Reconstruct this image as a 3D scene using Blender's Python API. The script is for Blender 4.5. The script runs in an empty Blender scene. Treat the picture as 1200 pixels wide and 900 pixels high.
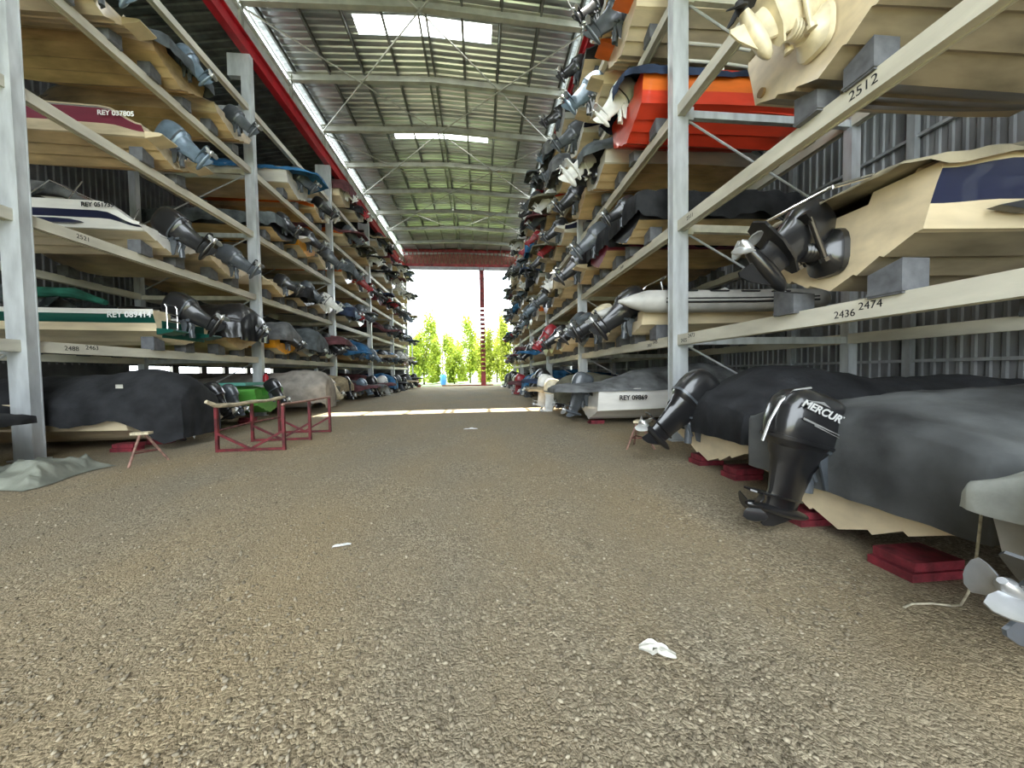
import bpy, bmesh, math, random
import numpy as np
from mathutils import Vector, Matrix, noise

sc = bpy.context.scene
COL = sc.collection
RND = random.Random(11)
PI = math.pi

# ------------------------------------------------------------------ layout
XL, XR = -7.69, 3.78            # aisle faces of the two racks
S = 6.32                        # bay length
YL, YR = 6.62, 6.40             # near faces of the first posts in view
LV = [0.0, 2.09, 4.29, 6.47, 8.66, 10.81]   # beam tops
YEND = 38.5
YNEAR = -7.0
WL, WR = -14.4, 10.5            # outer walls

# ------------------------------------------------------------------ materials
MATS = {}
def mat(name, col, rough=.5, metal=0., var=.12, vscale=3., bump=0., bscale=30., coat=0., spec=.5, stretch=None):
    if name in MATS: return MATS[name]
    m = bpy.data.materials.new(name); m.use_nodes = True
    nt = m.node_tree; b = nt.nodes['Principled BSDF']
    b.inputs['Roughness'].default_value = rough
    b.inputs['Metallic'].default_value = metal
    b.inputs['Coat Weight'].default_value = coat
    b.inputs['Specular IOR Level'].default_value = spec
    tc = nt.nodes.new('ShaderNodeTexCoord')
    src = tc.outputs['Object']
    if stretch:
        mp = nt.nodes.new('ShaderNodeMapping'); mp.inputs['Scale'].default_value = stretch
        nt.links.new(src, mp.inputs['Vector']); src = mp.outputs['Vector']
    if var > 0:
        n = nt.nodes.new('ShaderNodeTexNoise'); n.inputs['Scale'].default_value = vscale
        n.inputs['Detail'].default_value = 6
        nt.links.new(src, n.inputs['Vector'])
        r = nt.nodes.new('ShaderNodeValToRGB')
        lo = [max(0, c*(1-var*2.2)) for c in col]; hi = [min(1, c*(1+var)) for c in col]
        r.color_ramp.elements[0].position = .3; r.color_ramp.elements[1].position = .68
        r.color_ramp.elements[0].color = (*lo, 1); r.color_ramp.elements[1].color = (*hi, 1)
        nt.links.new(n.outputs['Fac'], r.inputs['Fac']); nt.links.new(r.outputs['Color'], b.inputs['Base Color'])
    else:
        b.inputs['Base Color'].default_value = (*col, 1)
    if bump > 0:
        n2 = nt.nodes.new('ShaderNodeTexNoise'); n2.inputs['Scale'].default_value = bscale
        n2.inputs['Detail'].default_value = 4
        nt.links.new(src, n2.inputs['Vector'])
        bp = nt.nodes.new('ShaderNodeBump'); bp.inputs['Strength'].default_value = bump
        bp.inputs['Distance'].default_value = .03
        nt.links.new(n2.outputs['Fac'], bp.inputs['Height']); nt.links.new(bp.outputs['Normal'], b.inputs['Normal'])
    MATS[name] = m
    return m

def gel(name, col, var=.10): return mat('gelcoat_'+name, col, .32, 0, var, 2.2, 0, coat=.25, stretch=(.5, 1.5, 2.5))
def cloth(name, col): return mat('canvas_'+name, col, .85, 0, .28, 2.6, .5, 9., spec=.25)
G = dict(dull=gel('dull', (.33, .275, .185), .25),  # dull: hull bottoms, with the shade underneath put into the colour
    cream=gel('cream', (.72, .60, .40)), white=gel('white', (.78, .76, .70), .07), tan=gel('tan', (.56, .41, .22), .2),
    buff=gel('buff', (.60, .50, .34), .15), grey=gel('grey', (.42, .42, .40)), navy=gel('navy', (.012, .016, .05)),
    red=gel('red', (.62, .05, .02)), orange=gel('orange', (.75, .16, .02)), green=gel('green', (.005, .075, .055)),
    lime=gel('lime', (.09, .32, .05)), teal=gel('teal', (.10, .30, .24)), yellow=gel('yellow', (.80, .36, .02)), blue=gel('blue', (.03, .14, .34)),
    black=gel('black', (.015, .015, .018)), maroon=gel('maroon', (.20, .035, .06)), darkred=gel('darkred', (.30, .012, .015)))
T = dict(
    grey=cloth('grey', (.15, .155, .155)), black=cloth('black', (.022, .023, .025)), navy=cloth('navy', (.03, .045, .085)),
    olive=cloth('olive', (.14, .135, .095)), tan=cloth('tan', (.36, .29, .18)), blue=cloth('blue', (.04, .16, .33)),
    maroon=cloth('maroon', (.13, .05, .055)), slate=cloth('slate', (.10, .115, .12)), pale=cloth('pale', (.45, .44, .38)), green=cloth('green', (.02, .12, .08)),
    film=mat('dusty_film', (.42, .44, .40), .45, 0, .2, 4, .5, 7))
M = dict(
    black=mat('motor_black', (.012, .012, .013), .28, 0, .2, 4, coat=.5),
    grey=mat('motor_grey', (.07, .08, .09), .35, .1, .2, 4, coat=.3),
    blue=mat('motor_steel_blue', (.13, .18, .23), .35, .2, .2, 4, coat=.3),
    white=mat('motor_white', (.72, .72, .68), .35, 0, .1, 4, coat=.2),
    cream=mat('motor_cream', (.66, .58, .40), .4, 0, .15, 5),
    red=mat('motor_red', (.35, .02, .03), .35, 0, .1, 4, coat=.3))
STEEL = mat('galvanised', (.60, .63, .64), .45, .35, .12, 5, .1, 60, stretch=(1, 1, .25))
PAINT = mat('beam_paint', (.66, .63, .52), .55, .0, .13, 3, .08, 40, stretch=(1, .3, 1))
DKSTEEL = mat('dark_steel', (.16, .17, .17), .5, .4, .2, 4)
REDP = mat('red_paint', (.42, .012, .022), .4, 0, .15, 3)
RUST = mat('rusty_red', (.17, .05, .04), .6, .1, .4, 9)
CHROME = mat('stainless', (.75, .75, .74), .18, 1., 0)
ALU = mat('bare_aluminium', (.62, .63, .62), .35, .8, .1, 6)
RUBBER = mat('rubber_black', (.02, .02, .02), .7, 0, .2, 8)
BLOCK = mat('bunk_rubber', (.13, .135, .145), .75, 0, .15, 9)
WOOD = mat('worn_board', (.58, .50, .34), .7, 0, .25, 5, .3, 30, stretch=(4, 1, 4))
INK = mat('black_ink', (.012, .012, .014), .6, 0, 0)
WHITEINK = mat('white_vinyl', (.85, .85, .83), .5, 0, 0)
SILVER = mat('silver_vinyl', (.72, .72, .70), .3, .4, 0)
BROWN = mat('kraft_brown', (.30, .19, .09), .8, 0, .2, 5)
ROPE = mat('rope', (.42, .38, .28), .9, 0, .2, 30)
GLASS = bpy.data.materials.new('tinted_acrylic'); GLASS.use_nodes = True
_g = GLASS.node_tree.nodes['Principled BSDF']; _g.inputs['Base Color'].default_value = (.25, .28, .28, 1)
_g.inputs['Transmission Weight'].default_value = .9; _g.inputs['Roughness'].default_value = .12; _g.inputs['IOR'].default_value = 1.1

# ------------------------------------------------------------------ mesh builder
class MB:
    def __init__(s): s.v = []; s.f = []; s.m = []
    def add(s, vs, fs, mi=0):
        o = len(s.v); s.v += [tuple(x) for x in vs]
        for f in fs: s.f.append([i+o for i in f]); s.m.append(mi)
    def box(s, x0, x1, y0, y1, z0, z1, mi=0, xf=None):
        vs = [(x, y, z) for z in (z0, z1) for y in (y0, y1) for x in (x0, x1)]
        if xf: vs = [xf @ Vector(v) for v in vs]
        s.add(vs, [(0, 2, 3, 1), (4, 5, 7, 6), (0, 1, 5, 4), (2, 6, 7, 3), (0, 4, 6, 2), (1, 3, 7, 5)], mi)
    def bar(s, a, b, w, h, mi=0, up=(0, 0, 1)):
        a, b = Vector(a), Vector(b); d = (b-a).normalized(); u = Vector(up)
        if abs(d.dot(u)) > .98: u = Vector((0, 1, 0))
        r = d.cross(u).normalized(); u = r.cross(d)
        vs = [p+r*(sx*w/2)+u*(sz*h/2) for p in (a, b) for sx, sz in ((-1, -1), (1, -1), (1, 1), (-1, 1))]
        s.add(vs, [(0, 1, 2, 3), (7, 6, 5, 4), (0, 4, 5, 1), (1, 5, 6, 2), (2, 6, 7, 3), (3, 7, 4, 0)], mi)
    def loft(s, rings, mi=0, closed=True, c0=False, c1=False, segm=None):
        n = len(rings[0]); o = len(s.v)
        for r in rings: s.v += [tuple(p) for p in r]
        for k in range(len(rings)-1):
            for j in range(n if closed else n-1):
                j2 = (j+1) % n
                s.f.append([o+k*n+j, o+k*n+j2, o+(k+1)*n+j2, o+(k+1)*n+j]); s.m.append(segm[j] if segm else mi)
        if c0: s.f.append([o+j for j in range(n)]); s.m.append(mi)
        if c1: s.f.append([o+(len(rings)-1)*n+j for j in range(n)][::-1]); s.m.append(mi)
    def tube(s, pts, r, n=8, mi=0, cap=True):
        pts = [Vector(p) for p in pts]; rings = []; ref = None
        for i, p in enumerate(pts):
            d = (pts[min(i+1, len(pts)-1)]-pts[max(i-1, 0)]).normalized()
            if ref is None: ref = Vector((0, 0, 1)) if abs(d.z) < .9 else Vector((1, 0, 0))
            a = (ref-d*ref.dot(d)).normalized(); b = d.cross(a); ref = a
            rr = r[i] if isinstance(r, (list, tuple)) else r
            rings.append([p+(a*math.cos(t)+b*math.sin(t))*rr for t in (2*PI*k/n for k in range(n))])
        s.loft(rings, mi, True, cap, cap)
    def prism(s, poly, axis, a, b, mi=0):
        """poly of (u,v); axis 'x': (a,u,v); 'y': (u,a,v); 'z': (u,v,a)"""
        P = {'x': lambda u, v, w: (w, u, v), 'y': lambda u, v, w: (u, w, v), 'z': lambda u, v, w: (u, v, w)}[axis]
        n = len(poly); vs = [P(u, v, a) for u, v in poly]+[P(u, v, b) for u, v in poly]
        s.add(vs, [list(range(n))[::-1], list(range(n, 2*n))]+[(i, (i+1) % n, n+(i+1) % n, n+i) for i in range(n)], mi)
    def mesh(s, name, ang=35, smooth=True):
        me = bpy.data.meshes.new(name); me.from_pydata(s.v, [], s.f)
        me.polygons.foreach_set('material_index', s.m)
        bm = bmesh.new(); bm.from_mesh(me); bmesh.ops.recalc_face_normals(bm, faces=bm.faces); bm.to_mesh(me); bm.free()
        if smooth:
            me.polygons.foreach_set('use_smooth', [True]*len(me.polygons)); me.set_sharp_from_angle(angle=math.radians(ang))
        me.update(); return me

def mk(name, me, mats, parent=None, loc=(0, 0, 0), rot=(0, 0, 0), scale=1.):
    """one object; materials live on the object so copies may share the mesh"""
    if not isinstance(mats, (list, tuple)): mats = [mats]
    while len(me.materials) < len(mats): me.materials.append(None)
    o = bpy.data.objects.new(name, me); COL.objects.link(o)
    for i, m in enumerate(mats):
        o.material_slots[i].link = 'OBJECT'; o.material_slots[i].material = m
    if parent: o.parent = parent
    o.location = loc; o.rotation_euler = rot; o.scale = (scale,)*3
    return o
def tag(o, label=None, cat=None, group=None, kind=None):
    if label: o['label'] = label
    if cat: o['category'] = cat
    if group: o['group'] = group
    if kind: o['kind'] = kind
    return o
def empty(name, loc, rz=0.):
    o = bpy.data.objects.new(name, None); COL.objects.link(o); o.location = loc; o.rotation_euler = (0, 0, rz); o.empty_display_size = .2
    return o
def text(name, body, size, m, parent, W, ex=.002, bold=.0, shear=0., align='CENTER'):
    cu = bpy.data.curves.new(name, 'FONT'); cu.body = body; cu.size = size; cu.extrude = ex; cu.offset = bold; cu.shear = shear
    cu.align_x = align; cu.align_y = 'CENTER'; cu.materials.append(m)
    o = bpy.data.objects.new(name, cu); COL.objects.link(o)
    if parent:
        o.parent = parent
        chain = parent; PW = Matrix.Identity(4)
        while chain: PW = chain.matrix_basis @ PW; chain = chain.parent
        o.matrix_basis = PW.inverted() @ W
    else: o.matrix_basis = W
    return o
def frame(loc, x, y):
    x = Vector(x).normalized(); z = x.cross(Vector(y)).normalized(); y = z.cross(x)
    return Matrix.Translation(loc) @ Matrix((x, y, z)).transposed().to_4x4()

# ------------------------------------------------------------------ shared meshes
CACHE = {}
def cached(key, fn):
    if key not in CACHE: CACHE[key] = fn()
    return CACHE[key]
def sring(cx, cy, lx, wy, z, n=20, e=2.8):
    out = []
    for k in range(n):
        a = 2*PI*k/n; c, s_ = math.cos(a), math.sin(a)
        out.append((cx+lx/2*math.copysign(abs(c)**(2/e), c), cy+wy/2*math.copysign(abs(s_)**(2/e), s_), z))
    return out
def smooth01(x): x = max(0, min(1, x)); return x*x*(3-2*x)

def leg_mesh():
    b = MB(); R = [sring(-.27, 0, l, w, z, 16, 2.4) for z, l, w in ((.03, .56, .32), (-.08, .52, .28), (-.18, .46, .23), (-.3, .42, .185), (-.5, .37, .15), (-.64, .34, .125), (-.70, .35, .12))]
    b.loft(R, 0, True, True, True)
    plate = [(-.66, .04), (-.62, .075), (-.42, .09), (-.2, .075), (-.08, .02), (-.08, -.02), (-.2, -.075), (-.42, -.09), (-.62, -.075), (-.66, -.04)]
    b.prism(plate, 'z', -.725, -.70)
    b.loft([sring(-.27, 0, l, w, z, 16, 2.2) for z, l, w in ((-.725, .34, .115), (-.80, .32, .10), (-.88, .32, .10))], 0, True, False, True)
    gx = [.03, .02, -.02, -.08, -.16, -.26, -.38, -.46, -.50]; gr = [.004, .022, .045, .062, .072, .075, .068, .055, .048]
    b.tube([(x, 0, -.905) for x in gx], gr, 14)
    b.prism([(-.10, -.95), (-.40, -.95), (-.43, -1.13), (-.40, -1.155), (-.30, -1.13)], 'y', -.009, .009)
    b.v = [(x, y, z*.76) for x, y, z in b.v]
    return b.mesh('outboard_leg')
def cowl_mesh():
    b = MB()
    prof = [(-.02, -.30, .46, .28), (.03, -.30, .56, .345), (.10, -.29, .62, .385), (.22, -.285, .665, .405), (.36, -.28, .66, .405), (.47, -.27, .61, .385), (.545, -.26, .53, .335), (.59, -.25, .40, .25), (.612, -.24, .22, .14)]
    R = []
    for z, cx, l, w in prof:
        ring = sring(cx, 0, l, w, 0, 24, 2.9)
        R.append([(x, y, z+(.10*(x+.27)*smooth01(z/.3)*-.55)) for x, y, _ in ring])
    b.loft(R, 0, True, True, True)
    return b.mesh('outboard_cowling', 40)
def trim_mesh():
    b = MB(); b.loft([sring(-.29, 0, l, w, z, 24, 2.9) for z, l, w in ((.055, .60, .375), (.05, .625, .393), (.085, .64, .405), (.09, .61, .385))], 0)
    return b.mesh('cowling_band')
def prop_mesh():
    b = MB(); b.tube([(-.50, 0, -.905), (-.53, 0, -.905), (-.60, 0, -.905), (-.63, 0, -.905)], [.048, .05, .042, .02], 12)
    for k in range(3):
        a0 = 2*PI*k/3; ring = []
        for r, w, tw in ((.04, .05, .9), (.08, .085, .75), (.125, .10, .6), (.155, .07, .5), (.168, .02, .45)):
            e = Vector((0, math.cos(a0), math.sin(a0))); t = Vector((0, -math.sin(a0), math.cos(a0)))
            ax = Vector((-1, 0, 0)); d = (t*math.cos(tw)+ax*math.sin(tw)); nn = d.cross(e).normalized()*.006
            c = Vector((-.56, 0, -.905))+e*r
            ring.append([c-d*w-nn, c+d*w-nn, c+d*w+nn, c-d*w+nn])
        b.loft(ring, 0, True, True, True)
    b.v = [(x, y, z+.905*.24) for x, y, z in b.v]
    return b.mesh('propeller')
def bracket_mesh():
    b = MB()
    for y in (-.12, .10):
        b.prism([(.05, .02), (-.10, .03), (-.14, -.10), (-.06, -.36), (0, -.38), (0, -.06), (.05, -.06)], 'y', y, y+.02)
    b.tube([(-.09, -.16, 0), (-.09, .16, 0)], .028, 10); b.tube([(-.13, 0, .06), (-.13, 0, -.42)], .055, 12)
    b.tube([(-.10, -.05, -.3), (-.18, -.05, -.12)], .022, 8); b.tube([(-.10, .05, -.3), (-.18, .05, -.12)], .022, 8)
    b.box(-.2, -.1, -.11, .11, -.02, .05)
    return b.mesh('clamp_bracket')
def drive_mesh():
    b = MB()
    b.loft([sring(-.30, 0, l, w, z, 18, 2.6) for z, l, w in ((.30, .18, .12), (.28, .34, .20), (.20, .44, .24), (.05, .46, .24), (-.06, .40, .18), (-.2, .36, .12), (-.30, .36, .11))], 0, True, True, True)
    b.prism([(-.72, 0), (-.66, .10), (-.42, .13), (-.2, .10), (-.06, .03), (-.06, -.03), (-.2, -.10), (-.42, -.13), (-.66, -.10)], 'z', -.33, -.30)
    b.loft([sring(-.32, 0, l, w, z, 16, 2.2) for z, l, w in ((-.33, .34, .10), (-.42, .30, .085), (-.5, .32, .09))], 0, True, False, True)
    gx = [.0, -.01, -.05, -.11, -.2, -.3, -.42, -.5, -.54]; gr = [.004, .022, .05, .068, .078, .08, .07, .058, .05]
    b.tube([(x, 0, -.53) for x in gx], gr, 14)
    b.prism([(-.12, -.58), (-.44, -.58), (-.47, -.76), (-.43, -.78), (-.33, -.74)], 'y', -.009, .009)
    for s_ in (-1, 1):
        b.tube([(-.02, .13*s_, -.12), (-.40, .15*s_, .0)], .026, 10); b.tube([(-.02, .13*s_, -.12), (.02, .13*s_, -.13)], .05, 10)
    b.box(-.46, -.36, -.17, .17, -.03, .03)
    return b.mesh('stern_drive_leg')
def gimbal_mesh():
    b = MB(); b.loft([sring(0, 0, .46, .40, 0, 18, 3.2), sring(0, 0, .44, .38, .05, 18, 3.2), sring(0, 0, .3, .26, .1, 18, 2.4), sring(0, 0, .22, .22, .16, 18, 2)], 0, True, True, True)
    b.v = [(-z, y, x) for x, y, z in b.v]
    for k in range(5): b.tube([(-.14-.035*k, 0, .02), (-.155-.035*k, 0, .02), (-.17-.035*k, 0, .02)], [.085, .10, .085], 12)
    return b.mesh('drive_gimbal')
def dprop_mesh():
    me = cached('prop', prop_mesh).copy(); me.name = 'drive_propeller'
    for v in me.vertices: v.co = (v.co.x-.04, v.co.y, v.co.z+.375-.905*.24)
    return me

def outboard(root, x, y, z, m, tilt=52, s=.85, cowl=None, band=None, steer=0, prop=ALU):
    s *= 1.07
    o = mk('outboard_motor', cached('leg', leg_mesh), m, root, (x, y, z), (0, math.radians(tilt), math.radians(steer)), s)
    mk('cowling', cached('cowl', cowl_mesh), cowl or m, o)
    mk('cowling_band', cached('band', trim_mesh), band or M['grey'], o)
    mk('propeller', cached('prop', prop_mesh), prop, o)
    br = mk('clamp_bracket', cached('bracket', bracket_mesh), M['grey'] if m is not M['white'] else M['white'], root, (x, y, z), (0, math.radians(min(tilt, 12)*.4), 0), s)
    return o
def sterndrive(root, x, y, z, m, tilt=40, s=.95, gim=None, prop=ALU):
    mk('drive_gimbal', cached('gimbal', gimbal_mesh), gim or M['black'], root, (x, y, z), (0, 0, 0), s)
    o = mk('stern_drive', cached('drive', drive_mesh), m, root, (x-.10, y, z), (0, math.radians(tilt), 0), s)
    mk('propeller', cached('dprop', dprop_mesh), prop, o)
    return o

# ------------------------------------------------------------------ hulls
def hb(t, B): return B/2*(.94+.06*min(1, t/.3)) if t < .45 else B/2*max(.012, 1-((t-.45)/.55)**2.3)
def keel(t, H): return 0. if t < .55 else H*.9*((t-.55)/.45)**2.4
def sheer(t, L, H, drop):
    z = H+.17*t*t
    if drop: z = z*(1-drop*(1-smooth01(t*L/.75)))
    return z
STN = [0, .02, .045, .075, .105, .14, .2, .3, .42, .5, .58, .66, .74, .81, .87, .92, .96, .985, 1.]
def hull_mesh(L, B, H, drop, notch=.36, band=(.12, .34)):
    b = MB(); rings = []
    for t in STN:
        w, k, sz = hb(t, B), keel(t, H), sheer(t, L, H, drop); s0 = sheer(t, L, H, 0)
        c = k+(s0-k)*(.36+.1*t); c = min(c, sz-.05); cw = w*(.88-.2*t**3); ci = cw-.055*(1-t)
        P = [(w, sz), (w*1.012, sz-(sz-c)*band[0]), (w*.995-(w-cw)*.42*(band[1]-.1)/.52, sz-(sz-c)*band[1]), (cw+(w-cw)*.42, sz-(sz-c)*.62), (cw, c), (ci, c-.012*(1-t))]
        for f, stp in ((.68, .036), (.36, .036)):
            zl = k+(c-k)*f
            P += [(ci*f, zl-stp*(1-t)*.9), (ci*(f-.045), k+(c-k)*(f-.045)+.004)]
        P += [(0, k)]
        full = P+[(-y, z) for y, z in P[:-1][::-1]]
        rings.append([(t*L, y, z) for y, z in full])
    nseg = len(rings[0])-1; half = len(P)-1
    seg = [3, 2, 2, 1, 1]+[0]*(half-5); seg = seg+seg[::-1]
    b.loft(rings, 0, False, segm=seg)
    r0 = rings[0]; sz = r0[0][2]; d = .18 if not drop else .10
    tr = list(r0)+[(0, -notch-.04, sz), (0, -notch, sz-d), (0, notch, sz-d), (0, notch+.04, sz)]
    o = len(b.v); b.v += [tuple(p) for p in tr]; b.f.append(list(range(o, o+len(tr)))); b.m.append(1)
    return b.mesh('hull', 28)
def deck_mesh(L, B, H, drop, tc=.6):
    b = MB(); rings = []
    for t in sorted({0, .02, .045, .075, .105, .14, .2, .3, .42, .5, tc-.001, tc, .66, .74, .81, .87, .92, .96, .985}):
        w, sz = hb(t, B), sheer(t, L, H, drop); k = keel(t, H)
        if t < tc: P = [(w*1.012, sz-.02), (w*1.0, sz+.02), (max(.02, w-.15), sz+.03), (max(.02, w-.19), sz-.03), (max(.02, w-.22), min(sz-.06, .34)), (0, min(sz-.06, .34))]
        else: P = [(w*1.012, sz-.02), (w, sz+.02), (w*.86, sz+.045), (w*.6, sz+.075), (w*.3, sz+.09), (0, sz+.10)]
        rings.append([(t*L, y, z) for y, z in P+[(-y, z) for y, z in P[:-1][::-1]]])
    b.loft(rings, 0, False)
    return b.mesh('deck', 30)
def cover_mesh(L, B, H, drop, prof, hang, seed, aft, stern_hang):
    rn = random.Random(seed); b = MB(); rings = []; NU = 41
    pts = {'low': [(0, .10), (.4, .16), (.7, .14), (1, .10)], 'screen': [(0, .10), (.25, .20), (.42, .52), (.55, .50), (.7, .22), (1, .10)],
           'stern': [(0, .42), (.12, .46), (.3, .30), (.6, .22), (1, .1)], 'tent': [(0, .16), (.3, .5), (.55, .58), (.8, .3), (1, .1)],
           'wedge': [(0, .22), (.05, .34), (.16, .58), (.24, .54), (.45, .34), (.7, .3), (1, .1)], 'dome': [(0, .20), (.1, .28), (.3, .30), (.5, .34), (.8, .2), (1, .1)],
           'motor': [(0, .62), (.1, .60), (.25, .5), (.5, .48), (.75, .25), (1, .1)], 'bow': [(0, .06), (.3, .26), (.6, .62), (.85, .4), (1, .15)],
           'ramp': [(0, .03), (.12, .14), (.3, .50), (.5, .72), (.8, .5), (1, .1)]}[prof]
    def hf(t):
        for (a, x), (c, y) in zip(pts, pts[1:]):
            if t <= c: return x+(y-x)*smooth01((t-a)/(c-a))
        return pts[-1][1]
    NS = 58
    def crease(v): return 1-abs(noise.noise(v))*2.2
    for i in range(NS):
        x = -aft+(L+aft)*(i/(NS-1)); t = max(0, x/L); w = hb(min(t, 1), B)+.035; sz = sheer(min(t, .99), L, H, drop)
        h = hf(t); hg = hang; back = 0
        if x < 0:
            q = -x/max(aft, .01); back = q; w *= 1-min(.42, aft*.55)*q**1.6; h *= 1-.45*q**2.2; hg = hang+(stern_hang-hang)*smooth01(q*1.3)
        ring = []
        for j in range(NU):
            u = -1+2*j/(NU-1); a = abs(u); sgn = 1 if u > 0 else -1
            pl = math.sin(x*15+2.2*math.sin(x*3.1+seed)+sgn)*.5+math.sin(x*27+seed)*.25
            if a > .70:
                q = (a-.70)/.30; y = w*(1+.02*q+.022*q*pl); z = sz-hg*q*(1+.12*math.sin(x*4.3+sgn*1.3+seed)+.05*math.sin(x*13+seed))
            else:
                q = a/.70; y = w*(q**.92); z = sz+h*(1-q**1.8)
            n1 = noise.fractal(Vector((x*1.5+seed, sgn*y*1.7, z*1.1+seed*.3)), .9, 2.2, 4)
            cr = crease(Vector((x*1.7+z*2.1+seed*2.3, y*1.1*sgn, z*.6+seed)))+.6*crease(Vector((x*3.4-z*3.2+seed, y*2.3*sgn, seed*1.7)))
            z += n1*.05*(1-.6*(a > .9))+(cr*.024 if a < .9 else 0); y += n1*.028+cr*.022*(a > .5)
            ring.append((x+(.02*cr if back > .8 else 0), sgn*y if a > 1e-6 else 0., z))
        rings.append(ring)
    r0 = rings[0]; zmin = min(p[2] for p in r0); x0 = r0[0][0]
    for f, ins, dx in ((.06, .995, -.025), (.35, .985, -.04), (.7, .98, -.045), (1, .98, -.04)):
        rings.insert(0, [(p[0]+dx*(1-.4*abs(p[1])/B)+.012*math.sin(p[1]*21+seed)*f, p[1]*ins, p[2]+(zmin-p[2])*f) for p in r0])
    b.loft([r[::-1] for r in rings], 0, False)
    return b.mesh('boat_cover', 60)
def platform_mesh(w):
    out = []
    for s_ in (-1, 1):
        b = MB()
        P = [(.0, .05), (-.30, .03), (-.36, .01), (-.37, -.02), (-.30, -.05), (0, -.10)]
        y0, y1 = (s_*.36, s_*w); b.prism(P, 'y', min(y0, y1), max(y0, y1))
        out.append(b.mesh('swim_platform', 30))
    return out
def screen_mesh(B):
    b = MB(); w = B*.40; R = []
    for k in range(13):
        a = -1+2*k/12; y = w*a; x = -.75*abs(a)**3
        R.append([(x, y, 0), (x-.26*(1-.2*abs(a)), y*.9, .34-.10*abs(a)**4), (x-.27*(1-.2*abs(a)), y*.9, .35-.10*abs(a)**4), (x-.01, y, .0)])
    b.loft(R, 0)
    return b.mesh('windscreen', 40)
def ladder_mesh():
    b = MB()
    for y in (-.14, .14): b.tube([(0, y, 0), (0, y, .55), (.04, y, .62)], .014, 8)
    b.tube([(.04, -.14, .62), (.04, .14, .62)], .014, 8)
    for z in (.05, .22, .39): b.box(-.02, .03, -.14, .14, z, z+.025)
    return b.mesh('boarding_ladder')
def rail_mesh(L, B, H, drop):
    b = MB()
    for s_ in (-1, 1):
        top = [(t*L, s_*(hb(t, B)-.08), sheer(t, L, H, drop)+.26+.1*t) for t in (.45, .52, .6, .7, .8, .88, .94)]
        b.tube([(top[0][0]-.1, top[0][1], top[0][2]-.26)]+top, .014, 6)
        for p in top[1::2]: b.tube([p, (p[0], p[1], p[2]-.3)], .011, 6)
    return b.mesh('bow_rail')
def tower_mesh(B):
    b = MB(); w = B*.42
    for s_ in (-1, 1):
        b.tube([(0, s_*w, 0), (-.2, s_*w*.95, .5), (-.35, s_*w*.8, .78)], .02, 8); b.tube([(.7, s_*w, .05), (.2, s_*w*.92, .5), (-.35, s_*w*.8, .78)], .02, 8)
    b.tube([(-.35, -w*.8, .78), (-.35, w*.8, .78)], .02, 8)
    return b.mesh('arch_rail')

SIDEROT = {'L': PI, 'R': 0.}
def boat(side, x, y, z, sp, label, group, name='motor_boat', cat='boat', lean=0.):
    L, B, H, dr = sp.get('L', 5.3), sp.get('B', 1.75), sp.get('H', .80), sp.get('drop', 0)
    r = empty(name, (x, y, z), SIDEROT[side]); tag(r, label, cat, group)
    bot, top, stripe = sp['cols']; hk = (L, B, H, dr)
    bd = sp.get('band', (.12, .34)); mk('hull', cached(('hull', bd)+hk, lambda: hull_mesh(*hk, band=bd)), [bot, top, stripe, sp.get('rail', top)], r)
    ts = sheer(0, L, H, dr)
    if 'deck' in sp: mk('deck', cached(('deck', sp.get('tc'))+hk, lambda: deck_mesh(*hk, tc=sp.get('tc', .6))), sp['deck'], r)
    if 'cover' in sp:
        cm, prof, hang = sp['cover'][:3]; seed, aft, sh = (list(sp['cover'][3:])+[1, .06, hang])[:3]
        ck = (prof, hang, seed, aft, sh)
        mk('boat_cover', cached(('cover',)+hk+ck, lambda: cover_mesh(*hk, *ck)), cm, r)
    for mo in sp.get('motors', ()):
        kind, mm, tilt, s_ = mo[:4]; yy = mo[4] if len(mo) > 4 else 0
        if kind == 'out': outboard(r, -.02, yy, ts-(.18 if not dr else .10)+.03, mm, tilt, s_, *(mo[5:]))
        else: sterndrive(r, -.02, yy, sp.get('dz', .42), mm, tilt, s_, *(mo[5:]))
    if 'platform' in sp:
        for pm_ in cached(('plat', B), lambda: platform_mesh(hb(0, B)*.93)): mk('swim_platform', pm_, sp['platform'], r, (0, 0, sp.get('pz', ts-.055)))
    if sp.get('screen'): mk('windscreen', cached(('scr', B), lambda: screen_mesh(B)), GLASS, r, (L*.52, 0, sheer(.5, L, H, dr)+.06))
    if sp.get('rail_on'): mk('bow_rail', cached(('rail',)+hk, lambda: rail_mesh(*hk)), CHROME, r)
    if sp.get('tower'): mk('arch_rail', cached(('tow', B), lambda: tower_mesh(B)), sp['tower'], r, (L*.25, 0, sheer(.25, L, H, dr)))
    if sp.get('ladder'): mk('boarding_ladder', cached('lad', ladder_mesh), CHROME, r, (-.10, sp['ladder'], sp.get('lz', .40)))
    return r

# ================================================================== SETTING
def struct(name, me, mats, label=None):
    o = mk(name, me, mats); o['kind'] = 'structure'
    if label: o['label'] = label
    return o

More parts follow.
